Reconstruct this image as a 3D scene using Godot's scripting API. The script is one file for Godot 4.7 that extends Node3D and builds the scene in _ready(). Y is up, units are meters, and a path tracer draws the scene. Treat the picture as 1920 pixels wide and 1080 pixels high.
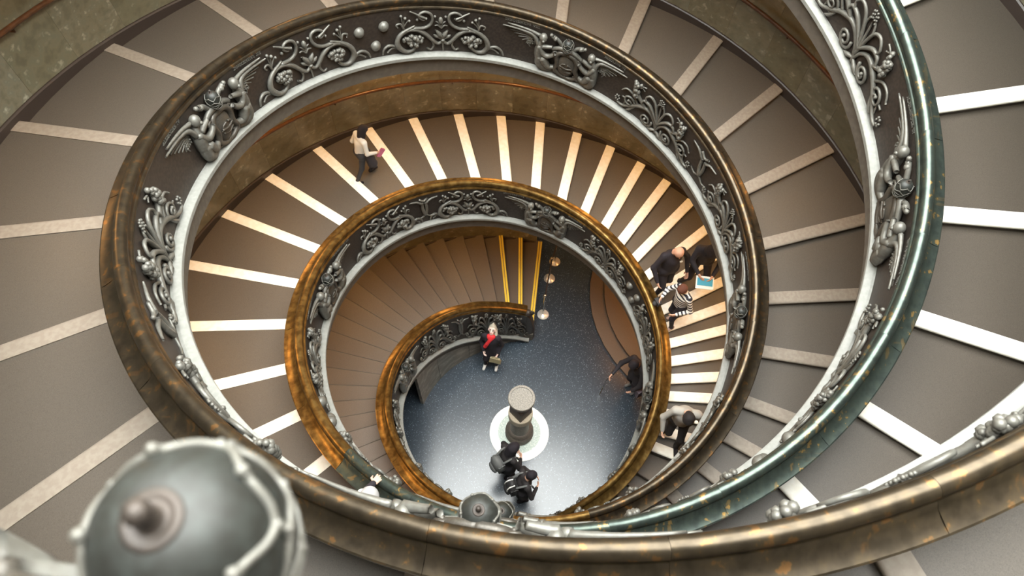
extends Node3D
# A double spiral ramp seen from above. Helix 0 and helix 1 are the same conical spiral, half a turn apart.
# Angles are degrees along a helix; the azimuth of helix 1 is its angle + 180.

const EC := -0.014295
const ES := -0.007309
var M := {}
var used := {}

# ---------------------------------------------------------------- helix
func table(x: float, xs: Array, ys: Array) -> float:
	if x <= xs[0]: return ys[0]
	for i in range(1, xs.size()):
		if x <= xs[i]:
			var f: float = (x - xs[i - 1]) / (xs[i] - xs[i - 1])
			return lerpf(ys[i - 1], ys[i], f)
	return ys[-1]

func rb(h: int, th: float) -> float:
	var t := th / 360.0
	var a := deg_to_rad(th + 180.0 * h)
	var r := (1.568 + 1.401 * t - 0.034 * t * t) * (1.0 + EC * cos(2.0 * a) + ES * sin(2.0 * a))
	if th < 125.0: r += table(th, [86.0, 97.0, 110.0, 125.0], [0.26, 0.17, 0.06, 0.0])
	if h == 1 and th > 680.0: r += 0.1 * smoothstep(680.0, 790.0, th)
	return r

func zt(th: float) -> float:
	if th < 200.0: return maxf(0.0, (th - 82.4) * 0.02222)
	var t := th / 360.0
	return 5.608 * t + 0.192 * t * t - 0.5515

func zrail(th: float) -> float:
	if th < 210.0:
		return table(th, [86.0, 97.5, 106.0, 119.0, 132.0, 144.0, 158.0, 172.0, 183.0, 200.0, 210.0], [1.15, 1.41, 1.64, 1.97, 2.22, 2.42, 2.66, 2.91, 3.12, 3.48, zt(210.0) + 0.869])
	return zt(th) + 0.869

func zled(th: float) -> float:
	if th < 215.0:
		return table(th, [86.0, 92.0, 106.0, 130.0, 145.0, 165.0, 190.0, 215.0], [0.06, 0.14, 0.48, 0.98, 1.28, 1.72, 2.35, zt(215.0)])
	return zt(th)

func rw(h: int, th: float) -> float:
	return rb(h, maxf(th, 125.0)) + 2.522 - 0.148 * th / 360.0

func pt(h: int, th: float, r: float, y: float) -> Vector3:
	var a := deg_to_rad(th + 180.0 * h)
	return Vector3(r * cos(a), y, -r * sin(a))

# ---------------------------------------------------------------- nodes
func numbered(called: String) -> String:
	var n: int = used.get(called, 0)
	used[called] = n + 1
	return called if n == 0 else "%s_%03d" % [called, n]

func tag(o: Node, label: String, category := "", group := "", kind := "") -> void:
	if label: o.set_meta("label", label)
	if category: o.set_meta("category", category)
	if group: o.set_meta("group", group)
	if kind: o.set_meta("kind", kind)

func base(called: String, at: Vector3, turn := 0.0) -> Node3D:
	var o := Node3D.new()
	o.name = numbered(called)
	add_child(o)
	o.position = at
	o.rotation.y = turn
	return o

func begin() -> SurfaceTool:
	var st := SurfaceTool.new()
	st.begin(Mesh.PRIMITIVE_TRIANGLES)
	return st

func finish(st: SurfaceTool) -> ArrayMesh:
	st.generate_normals()
	return st.commit()

func put(called: String, mesh: Mesh, m: Material, parent: Node = self) -> MeshInstance3D:
	var o := MeshInstance3D.new()
	o.mesh = mesh
	o.material_override = m
	if parent == self:
		o.name = numbered(called)
		add_child(o)
	else:
		o.name = called
		parent.add_child(o, true)
	return o

func build(called: String, st: SurfaceTool, m: Material, parent: Node = self) -> MeshInstance3D:
	return put(called, finish(st), m, parent)

# ---------------------------------------------------------------- shapes
func quad(st: SurfaceTool, a: Vector3, b: Vector3, c: Vector3, d: Vector3) -> void:
	st.add_vertex(a); st.add_vertex(b); st.add_vertex(c)
	st.add_vertex(a); st.add_vertex(c); st.add_vertex(d)

func hexa(st: SurfaceTool, p: Array) -> void:   # p: four bottom corners, four top corners
	st.set_smooth_group(-1)
	quad(st, p[3], p[2], p[1], p[0])
	quad(st, p[4], p[5], p[6], p[7])
	for i in 4:
		var j := (i + 1) % 4
		quad(st, p[i], p[j], p[j + 4], p[i + 4])

func box(st: SurfaceTool, c: Vector3, s: Vector3, bs := Basis.IDENTITY) -> void:
	var p := []
	for y in [-0.5, 0.5]:
		for k in [[-0.5, -0.5], [0.5, -0.5], [0.5, 0.5], [-0.5, 0.5]]:
			p.append(c + bs * Vector3(k[0] * s.x, y * s.y, k[1] * s.z))
	hexa(st, p)

# a profile (outward offset, height) swept along a helix; groups: smoothing group of each profile segment
func sweep(st: SurfaceTool, h: int, a: float, b: float, step: float, prof: Array, zf: int, groups: Array, closed := true, on_wall := false) -> void:
	var n := maxi(1, int(ceil((b - a) / step)))
	var rows := []
	for i in n + 1:
		var th := a + (b - a) * i / n
		var r := rw(h, th) if on_wall else rb(h, th)
		var z := zrail(th) if zf == 0 else (zled(th) if zf == 1 else (zt(th) if zf == 2 else maxf(zled(th), 0.33)))
		var row := PackedVector3Array()
		for q in prof: row.append(pt(h, th, r + q.x, z + q.y))
		rows.append(row)
	var m := prof.size()
	for j in (m if closed else m - 1):
		st.set_smooth_group(groups[j] if j < groups.size() else j + 50)
		var k := (j + 1) % m
		for i in n:
			quad(st, rows[i][j], rows[i + 1][j], rows[i + 1][k], rows[i][k])
	if closed:
		st.set_smooth_group(-1)
		for e in [0, n]:
			var c := Vector3.ZERO
			for q in rows[e]: c += q
			c /= m
			for j in m:
				st.add_vertex(c); st.add_vertex(rows[e][j]); st.add_vertex(rows[e][(j + 1) % m])

func lathe(st: SurfaceTool, at: Vector3, prof: Array, sides := 32, group := 0, bs := Basis.IDENTITY) -> void:
	for j in prof.size() - 1:
		var sharp: bool = prof[j].distance_to(prof[j + 1]) > 0.0
		st.set_smooth_group(group if group >= 0 else j + 1)
		if not sharp: continue
		for i in sides:
			var a := TAU * i / sides
			var b := TAU * (i + 1) / sides
			var p0: Vector2 = prof[j]
			var p1: Vector2 = prof[j + 1]
			quad(st, at + bs * Vector3(p0.x * cos(a), p0.y, p0.x * sin(a)), at + bs * Vector3(p1.x * cos(a), p1.y, p1.x * sin(a)), at + bs * Vector3(p1.x * cos(b), p1.y, p1.x * sin(b)), at + bs * Vector3(p0.x * cos(b), p0.y, p0.x * sin(b)))

func ball(st: SurfaceTool, c: Vector3, s: Vector3, nu := 8, nv := 6, bs := Basis.IDENTITY) -> void:
	st.set_smooth_group(0)
	for j in nv:
		var p := PI * j / nv
		var q := PI * (j + 1) / nv
		for i in nu:
			var a := TAU * i / nu
			var b := TAU * (i + 1) / nu
			quad(st, c + bs * (s * Vector3(sin(p) * cos(a), cos(p), sin(p) * sin(a))), c + bs * (s * Vector3(sin(q) * cos(a), cos(q), sin(q) * sin(a))), c + bs * (s * Vector3(sin(q) * cos(b), cos(q), sin(q) * sin(b))), c + bs * (s * Vector3(sin(p) * cos(b), cos(p), sin(p) * sin(b))))

func spline(pts: Array, per: int) -> Array:
	var out := []
	var n := pts.size()
	for i in n - 1:
		var p0: Vector3 = pts[maxi(i - 1, 0)]
		var p1: Vector3 = pts[i]
		var p2: Vector3 = pts[i + 1]
		var p3: Vector3 = pts[mini(i + 2, n - 1)]
		for k in per: out.append(p1.cubic_interpolate(p2, p0, p3, float(k) / per))
	out.append(pts[n - 1])
	return out

func tube(st: SurfaceTool, pts: Array, r0: float, r1: float, sides := 6, mid := -1.0, side := Vector3.ZERO) -> void:   # world points
	st.set_smooth_group(0)
	var n := pts.size()
	var last := []
	for i in n:
		var t: Vector3 = (pts[mini(i + 1, n - 1)] - pts[maxi(i - 1, 0)]).normalized()
		var ref := side if side != Vector3.ZERO else (Vector3.UP if absf(t.y) < 0.9 else Vector3.RIGHT)
		var b := t.cross(ref).normalized()
		var nn := b.cross(t).normalized()
		var f := float(i) / (n - 1)
		var r := lerpf(r0, r1, f) if mid < 0.0 else (lerpf(r0, mid, f * 2.0) if f < 0.5 else lerpf(mid, r1, f * 2.0 - 1.0))
		var ring := []
		for k in sides:
			var a := TAU * k / sides
			ring.append(pts[i] + (b * cos(a) + nn * sin(a)) * r)
		if i > 0:
			for k in sides:
				var m := (k + 1) % sides
				quad(st, last[k], ring[k], ring[m], last[m])
		if i == 0 or i == n - 1:
			var tip: Vector3 = pts[i] + t * r * (0.5 if i else -0.5)
			for k in sides:
				st.add_vertex(tip); st.add_vertex(ring[k]); st.add_vertex(ring[(k + 1) % sides])
		last = ring

# ---------------------------------------------------------------- relief: (u across, 0..1 up, metres out) on a band
var mh := 0
var mth := 0.0
var ms := 14.0
var mflip := 1.0

func mp(u: float, v: float, d: float) -> Vector3:
	var th := mth - u * ms * mflip
	var lo := zled(th) + 0.03
	return pt(mh, th, rb(mh, th) - 0.035 - d, lo + v * (zrail(th) - 0.13 - lo))

func inward(u: float) -> Vector3:
	return -pt(mh, mth - u * ms * mflip, 1.0, 0.0)

func vine(st: SurfaceTool, pts: Array, r0: float, r1: float, d0 := 0.02, d1 := 0.02, mid := -1.0, per := 4) -> void:   # pts: Vector2 (u, v)
	var p3 := []
	for i in pts.size(): p3.append(Vector3(pts[i].x, pts[i].y, lerpf(d0, d1, float(i) / (pts.size() - 1))))
	var w := []
	for q in spline(p3, per): w.append(mp(q.x, q.y, q.z))
	tube(st, w, r0 * 1.15, r1 * 1.15, 6, mid * 1.2, inward(pts[0].x))

func curl(st: SurfaceTool, u: float, v: float, r: float, turns: float, start: float, thick: float, way := 1.0, d := 0.02) -> void:   # r in units of v
	var w := []
	var n := int(turns * 12)
	var wide := rb(mh, mth) * deg_to_rad(ms) / 0.71
	for i in n + 1:
		var f := float(i) / n
		var a := start + way * f * turns * TAU
		var q := r * (1.0 - 0.78 * f)
		w.append(mp(u + q * cos(a) / wide, v + q * sin(a), d + 0.03 * f))
	tube(st, w, thick, thick * 0.55, 6, -1.0, inward(u))
	ball(st, w[-1], Vector3.ONE * thick * 1.1, 6, 4)

func grapes(st: SurfaceTool, u: float, v: float, wu: float, wv: float, seed_: int, point := true) -> void:
	var g := RandomNumberGenerator.new()
	g.seed = seed_
	var wide := rb(mh, mth) * deg_to_rad(ms) / 0.71
	for i in 34:
		var y := g.randf_range(-1.0, 1.0)
		var half := (0.45 + 0.55 * (y * 0.5 + 0.5)) if point else sqrt(maxf(0.05, 1.0 - y * y))
		var x := g.randf_range(-1.0, 1.0) * half
		ball(st, mp(u + x * wu / wide, v + y * wv, 0.025 + 0.05 * (1.0 - x * x) * g.randf()), Vector3.ONE * g.randf_range(0.022, 0.034), 7, 5)

func leafy(st: SurfaceTool, pts: Array, r: float, d := 0.025) -> void:
	vine(st, pts, r * 0.4, r * 0.25, d, d + 0.01, r)

func V(a: Array) -> Array:   # pairs -> Vector2
	var o := []
	for i in range(0, a.size(), 2): o.append(Vector2(a[i], a[i + 1]))
	return o

func scroll_panel(h: int, th: float, parent: Node, rm: Material, dm: Material) -> void:
	mh = h; mth = th; ms = 14.5
	var st := begin()
	for fs in [1.0, -1.0]:
		mflip = fs
		vine(st, V([0.42, 0.62, 0.54, 0.55, 0.64, 0.48, 0.72, 0.36, 0.74, 0.22, 0.68, 0.1, 0.6, 0.05, 0.51, 0.08, 0.45, 0.17]), 0.012, 0.016, 0.025, 0.04, 0.034)
		vine(st, V([0.0, 0.26, 0.08, 0.2, 0.17, 0.29, 0.26, 0.42, 0.36, 0.51, 0.48, 0.54, 0.58, 0.5, 0.66, 0.42]), 0.018, 0.014, 0.02, 0.03, 0.026)
		vine(st, V([0.44, 0.57, 0.29, 0.57, 0.18, 0.64, 0.13, 0.76, 0.15, 0.88, 0.23, 0.93, 0.31, 0.9, 0.34, 0.82, 0.28, 0.76, 0.22, 0.8]), 0.022, 0.012, 0.025, 0.035)
		vine(st, V([0.47, 0.95, 0.39, 0.9, 0.32, 0.85, 0.23, 0.8]), 0.008, 0.016, 0.03, 0.05)
		vine(st, V([0.72, 0.12, 0.8, 0.2, 0.89, 0.22, 0.97, 0.15, 1.0, 0.04]), 0.014, 0.01, 0.02, 0.02, 0.018)
		vine(st, V([0.72, 0.12, 0.83, 0.15, 0.92, 0.07]), 0.012, 0.01, 0.015, 0.02)
		vine(st, V([0.17, 0.27, 0.15, 0.15, 0.2, 0.05, 0.26, 0.09]), 0.014, 0.012)
		vine(st, V([0.6, 0.56, 0.64, 0.68, 0.71, 0.66, 0.69, 0.6]), 0.014, 0.009)
		for k in [[0.62, 0.86, 0.02], [0.56, 0.81, 0.022], [0.5, 0.75, 0.018]]:
			vine(st, V([0.6, 0.6, (0.6 + k[0]) / 2, (0.62 + k[1]) / 2, k[0], k[1]]), 0.009, 0.007)
			ball(st, mp(k[0], k[1], 0.035), Vector3.ONE * k[2])
		ball(st, mp(0.085, 0.83, 0.03), Vector3.ONE * 0.018)
		ball(st, mp(0.37, 0.75, 0.02), Vector3.ONE * 0.02)
		leafy(st, V([0.0, 0.3, 0.04, 0.42, 0.1, 0.53]), 0.03)
		leafy(st, V([0.02, 0.3, 0.1, 0.38, 0.14, 0.42]), 0.02)
		vine(st, V([0.0, 0.56, 0.05, 0.62, 0.1, 0.61]), 0.014, 0.008)
		vine(st, V([0.0, 0.6, 0.04, 0.68, 0.08, 0.71]), 0.012, 0.007)
	mflip = 1.0
	ball(st, mp(0, 0.74, 0.03), Vector3(0.032, 0.055, 0.032), 8, 6)
	vine(st, V([0.0, 0.3, 0.0, 0.15, 0.0, 0.03]), 0.012, 0.01)
	ball(st, mp(0, 0.29, 0.03), Vector3(0.035, 0.02, 0.03))
	var o := build("vine_scroll", st, rm, parent)
	for s in [1.0, -1.0]:
		mflip = s
		var g := begin()
		grapes(g, 0.47, 0.31, 0.19, 0.1, 7 + int(th), false)
		build("fruit_cluster", g, rm, o)
	mflip = 1.0

func rinceau_panel(h: int, th: float, parent: Node, rm: Material, dm: Material) -> void:
	mh = h; mth = th; ms = 14.5
	var st := begin()
	for fs in [1.0, -1.0]:
		mflip = fs
		vine(st, V([0.0, 0.1, 0.06, 0.28, 0.17, 0.41, 0.3, 0.43, 0.46, 0.34, 0.6, 0.2, 0.75, 0.08, 0.86, 0.1]), 0.016, 0.014, 0.02, 0.03, 0.027)
		curl(st, 0.24, 0.17, 0.15, 1.7, PI * 0.9, 0.022, 1.0)
		curl(st, 0.63, 0.3, 0.16, 1.6, -PI * 0.4, 0.02, -1.0)
		vine(st, V([0.0, 0.2, 0.05, 0.5, 0.13, 0.75, 0.24, 0.82, 0.32, 0.72, 0.29, 0.62]), 0.02, 0.012, 0.025, 0.05)
		vine(st, V([0.0, 0.3, 0.1, 0.46, 0.22, 0.6, 0.34, 0.62, 0.38, 0.52]), 0.018, 0.012, 0.03, 0.05, 0.022)
		vine(st, V([0.02, 0.4, 0.08, 0.62, 0.06, 0.78, 0.0, 0.83]), 0.014, 0.01)
		vine(st, V([0.3, 0.43, 0.4, 0.52, 0.48, 0.6, 0.52, 0.66]), 0.02, 0.03, 0.025, 0.035)
		vine(st, V([0.45, 0.35, 0.58, 0.52, 0.72, 0.55, 0.8, 0.45]), 0.016, 0.01)
		vine(st, V([0.72, 0.1, 0.7, 0.28, 0.78, 0.3]), 0.012, 0.01)
		vine(st, V([0.36, 0.9, 0.44, 0.86, 0.38, 0.8]), 0.01, 0.008)
		for k in 6:
			ball(st, mp(0.86 + 0.035 * cos(k * 1.1), 0.2 + 0.06 * sin(k * 1.1), 0.03), Vector3.ONE * 0.017, 6, 4)
			ball(st, mp(0.045 * (0.4 if k % 2 else 1.0), 0.8 + k * 0.028, 0.03), Vector3.ONE * 0.014, 6, 4)
		leafy(st, V([0.0, 0.12, 0.09, 0.06, 0.16, 0.03]), 0.025)
		leafy(st, V([0.52, 0.24, 0.6, 0.1, 0.66, 0.05]), 0.02)
	mflip = 1.0
	vine(st, V([0.0, 0.05, 0.0, 0.4, 0.0, 0.8]), 0.022, 0.01)
	var o := build("vine_tendrils", st, rm, parent)
	for s in [1.0, -1.0]:
		mflip = s
		var g := begin()
		grapes(g, 0.52, 0.74, 0.075, 0.17, 3 + int(th), true)
		build("grape_bunch", g, rm, o)
	mflip = 1.0

func emblem(h: int, th: float, parent: Node, rm: Material, kind: int) -> void:
	mh = h; mth = th; ms = 14.5
	if kind == 0:
		for k in [[-0.2, 0.62], [0.2, 0.66], [0.02, 0.26]]:
			var st := begin()
			ball(st, mp(k[0], k[1], 0.0), Vector3.ONE * 0.072, 14, 10)
			build("boss", st, rm, parent)
	else:
		var st := begin()
		for fs in [1.0, -1.0]:
			mflip = fs
			vine(st, V([0.06, 0.72, 0.18, 0.82, 0.36, 0.86]), 0.022, 0.008, 0.02, 0.02)
			vine(st, V([0.0, 0.3, 0.05, 0.5, 0.04, 0.74]), 0.03, 0.022)
			vine(st, V([0.0, 0.3, 0.12, 0.2, 0.24, 0.26]), 0.014, 0.008)
		mflip = 1.0
		vine(st, V([-0.1, 0.88, 0.0, 0.8, 0.1, 0.88]), 0.016, 0.016)
		build("heraldic_figure", st, rm, parent)

func tiara(parent: Node, at: Vector3, s: float, fine: bool) -> void:
	var st := begin()
	var n := 56 if fine else 18
	var prof := []
	for k in [[0.0, -0.13], [0.075, -0.13], [0.088, -0.12], [0.092, -0.09], [0.1, -0.05], [0.106, 0.0], [0.104, 0.03], [0.096, 0.062], [0.082, 0.09], [0.06, 0.112], [0.036, 0.124], [0.0, 0.128]]: prof.append(Vector2(k[0], k[1]) * s)
	lathe(st, at, prof, n, 0)
	var o := build("tiara", st, M.patina, parent)
	o.set_meta("label", "egg-shaped papal tiara dome")
	var fi := begin()
	var fp := []
	for k in [[0.034, 0.118], [0.032, 0.128], [0.024, 0.13], [0.02, 0.126], [0.013, 0.128], [0.011, 0.15], [0.014, 0.158], [0.012, 0.168], [0.0, 0.172]]: fp.append(Vector2(k[0], k[1]) * s)
	lathe(fi, at, fp, 24 if fine else 12, 0)
	build("tiara_finial", fi, M.bronze_dark, parent)
	var cr := begin()
	for row in [[-0.088, 0.095, 0.024], [-0.02, 0.107, 0.034], [0.05, 0.1, 0.03]]:   # three crowns
		var ring := []
		var wave := []
		for i in 61:
			var a: float = TAU * i / 60.0 + row[0] * 9.0
			ring.append(at + s * Vector3((row[1] - 0.001) * cos(a), row[0] - 0.02, (row[1] - 0.001) * sin(a)))
			var up: float = pow(absf(cos((a - row[0] * 9.0) * 2.5)), 1.6) * row[2]
			var rr: float = lathe_r(row[0] + up) + 0.002
			wave.append(at + s * Vector3(rr * cos(a), row[0] + up, rr * sin(a)))
		if row[0] < 0.0: tube(cr, ring, 0.0035 * s, 0.0035 * s, 5)
		tube(cr, wave, 0.0058 * s, 0.0058 * s, 6)
		for i in 5:
			var a: float = TAU * i / 5.0 + row[0] * 9.0
			var rr: float = lathe_r(row[0] + row[2]) + 0.003
			for q in [[0.0, 0.008, 0.0085], [-0.07, 0.0, 0.0065], [0.07, 0.0, 0.0065]]: ball(cr, at + s * Vector3(rr * cos(a + q[0]), row[0] + row[2] + q[1], rr * sin(a + q[0])), Vector3.ONE * q[2] * s, 8, 6)
			a += TAU / 10.0
			rr = lathe_r(row[0]) + 0.003
			ball(cr, at + s * Vector3(rr * cos(a), row[0] - 0.002, rr * sin(a)), Vector3.ONE * 0.0085 * s, 8, 6)
	build("tiara_crowns", cr, M.relief, parent)

func lathe_r(y: float) -> float:   # radius of the tiara at a height
	return table(y, [-0.13, -0.12, -0.09, -0.05, 0.0, 0.03, 0.062, 0.09, 0.112, 0.124], [0.075, 0.088, 0.092, 0.1, 0.106, 0.104, 0.096, 0.082, 0.06, 0.036])

func arms(h: int, th: float, parent: Node, rm: Material, dm: Material, names: Array) -> void:
	mh = h; mth = th; ms = 14.9
	var fine := th > 780.0
	var st := begin()   # shield in a scrolled frame
	var cen := mp(0, 0.32, 0.03)
	var inn := inward(0)
	var bs := Basis(Vector3.UP.cross(inn).normalized(), Vector3.UP, inn)
	ball(st, cen, Vector3(0.15, 0.21, 0.085), 16, 10, bs)
	for fs in [1.0, -1.0]:
		mflip = fs
		vine(st, V([0.0, 0.62, 0.12, 0.6, 0.18, 0.48, 0.16, 0.3, 0.2, 0.14, 0.1, 0.04, 0.0, 0.02]), 0.03, 0.022, 0.07, 0.06, 0.034)
		curl(st, 0.2, 0.5, 0.09, 1.3, PI, 0.02, -1.0, 0.06)
		curl(st, 0.2, 0.12, 0.08, 1.3, PI, 0.018, 1.0, 0.05)
		vine(st, V([0.02, 0.42, 0.08, 0.38, 0.11, 0.3]), 0.012, 0.008, 0.12, 0.1)
	mflip = 1.0
	vine(st, V([-0.11, 0.33, 0.0, 0.3, 0.11, 0.35]), 0.012, 0.012, 0.11, 0.11)
	vine(st, V([-0.1, 0.25, 0.0, 0.2, 0.1, 0.25]), 0.01, 0.01, 0.1, 0.1)
	var o := build("coat_of_arms", st, dm, parent)
	var low: bool = absf(fposmod(th + 180.0 * h, 360.0) - 267.0) < 4.0   # these stand lower and further out
	if fine: tiara(o, mp(0, 0.54, 0.175), 0.95, true)
	elif low: tiara(o, mp(0, 0.48, 0.15), 1.08, false)
	else: tiara(o, mp(0, 0.86, 0.085), 0.72, false)
	for s in [1.0, -1.0]:
		mflip = s
		var k := begin()   # key
		if low or fine:
			var u0 := 0.07
			var u1 := 0.42
			hexa(k, [mp(u0, 0.3, 0.02), mp(u1, 0.36, 0.02), mp(u1, 0.36, 0.07), mp(u0, 0.3, 0.13), mp(u0, 0.5, 0.02), mp(u1, 0.46, 0.02), mp(u1, 0.46, 0.07), mp(u0, 0.5, 0.13)])
			for q in 4: ball(k, mp(u1 + 0.03 * q, 0.42, 0.05), Vector3.ONE * [0.042, 0.03, 0.038, 0.026][q], 10, 8)
		vine(k, V([-0.2, 0.12, 0.02, 0.55, 0.14, 0.82, 0.27, 0.92] if not (low or fine) else [-0.2, 0.1, 0.0, 0.22, 0.2, 0.3]), 0.02, 0.026, 0.02, 0.06)
		if not (low or fine): for_rings(k)
		if not (low or fine): vine(k, V([0.05, 0.72, 0.16, 0.68, 0.26, 0.6]), 0.036, 0.022, 0.06, 0.05)
		build("key", k, rm, o)
		var g := begin()   # angel
		var hv := 0.6 if low or fine else 0.82
		var hd := mp(0.42, hv, 0.05 if low or fine else 0.075)
		ball(g, hd, Vector3(0.058, 0.068, 0.06), 12, 9)
		ball(g, hd - Vector3(0, 0.02, 0) + inward(0.42) * 0.055, Vector3.ONE * 0.022, 6, 5)
		vine(g, V([0.43, hv - 0.09, 0.45, hv - 0.17, 0.47, 0.5, 0.48, 0.36, 0.46, 0.22]), 0.026, 0.052, 0.05, 0.05, 0.062)
		vine(g, V([0.49, 0.6, 0.4, 0.44, 0.3, 0.46, 0.22, 0.56]), 0.036, 0.022, 0.08, 0.11, 0.034)
		vine(g, V([0.43, 0.62, 0.34, 0.66, 0.26, 0.7]), 0.032, 0.022, 0.09, 0.1)
		vine(g, V([0.46, 0.34, 0.47, 0.16, 0.38, 0.06, 0.26, 0.06]), 0.06, 0.026, 0.06, 0.04, 0.052)
		vine(g, V([0.42, 0.34, 0.36, 0.2, 0.3, 0.14, 0.2, 0.18]), 0.055, 0.024, 0.08, 0.06, 0.045)
		for q in 4: vine(g, V([0.5 - q * 0.02, 0.5, 0.53 - q * 0.03, 0.26, 0.45 - q * 0.04, 0.08 - q * 0.01, 0.32 - q * 0.03, 0.02]), 0.02, 0.014, 0.05, 0.03)
		build("angel", g, rm, o)
		var w := begin()   # wings
		vine(w, V([0.5, 0.6, 0.54, 0.72, 0.61, 0.79, 0.76, 0.81, 1.08, 0.82]), 0.03, 0.008, 0.06, 0.03, 0.024)
		vine(w, V([0.48, 0.82, 0.66, 0.86, 1.0, 0.885]), 0.024, 0.008, 0.05, 0.03)
		vine(w, V([0.5, 0.78, 0.68, 0.83, 0.96, 0.855]), 0.013, 0.006, 0.04, 0.025)
		for q in 7: vine(w, V([0.56 + q * 0.008, 0.74 - q * 0.03, 0.72 - q * 0.01, 0.76 - q * 0.042, 1.02 - q * 0.065, 0.78 - q * 0.06]), 0.014, 0.006, 0.01, 0.004)
		for q in 12: ball(w, mp(0.56 + (q % 4) * 0.035, 0.64 - (q % 4) * 0.01 - (q / 4) * 0.055, 0.012), Vector3.ONE * 0.015, 6, 4)
		build("wings", w, rm, o)
	mflip = 1.0
	for i in names.size():
		letters(o, names[i], -0.76 if i == 0 else 0.82, 0.965, rm)

func for_rings(k: SurfaceTool) -> void:
	for q in 3: ball(k, mp(0.22 + q * 0.035, 0.88 + q * 0.025, 0.06), Vector3.ONE * (0.036 - 0.005 * q), 8, 6)

func letters(parent: Node, text: String, u: float, v: float, m: Material) -> void:
	var tm := TextMesh.new()
	var f := SystemFont.new()
	f.font_names = PackedStringArray(["Droid Serif"])
	tm.font = f
	tm.text = text
	tm.font_size = 16
	tm.pixel_size = 0.0032
	tm.depth = 0.01
	var arr := tm.get_mesh_arrays()
	var vs: PackedVector3Array = arr[Mesh.ARRAY_VERTEX]
	var wide := rb(mh, mth) * deg_to_rad(ms)
	var ix: PackedInt32Array = arr[Mesh.ARRAY_INDEX] if arr[Mesh.ARRAY_INDEX] else PackedInt32Array(range(vs.size()))
	var st := begin()
	st.set_smooth_group(-1)
	for i in ix:
		var q := vs[i]
		st.add_vertex(mp(u + q.x / wide, v - 0.02, 0.006 + q.z) + Vector3(0, q.y, 0))
	build("inscription", st, m, parent)

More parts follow.
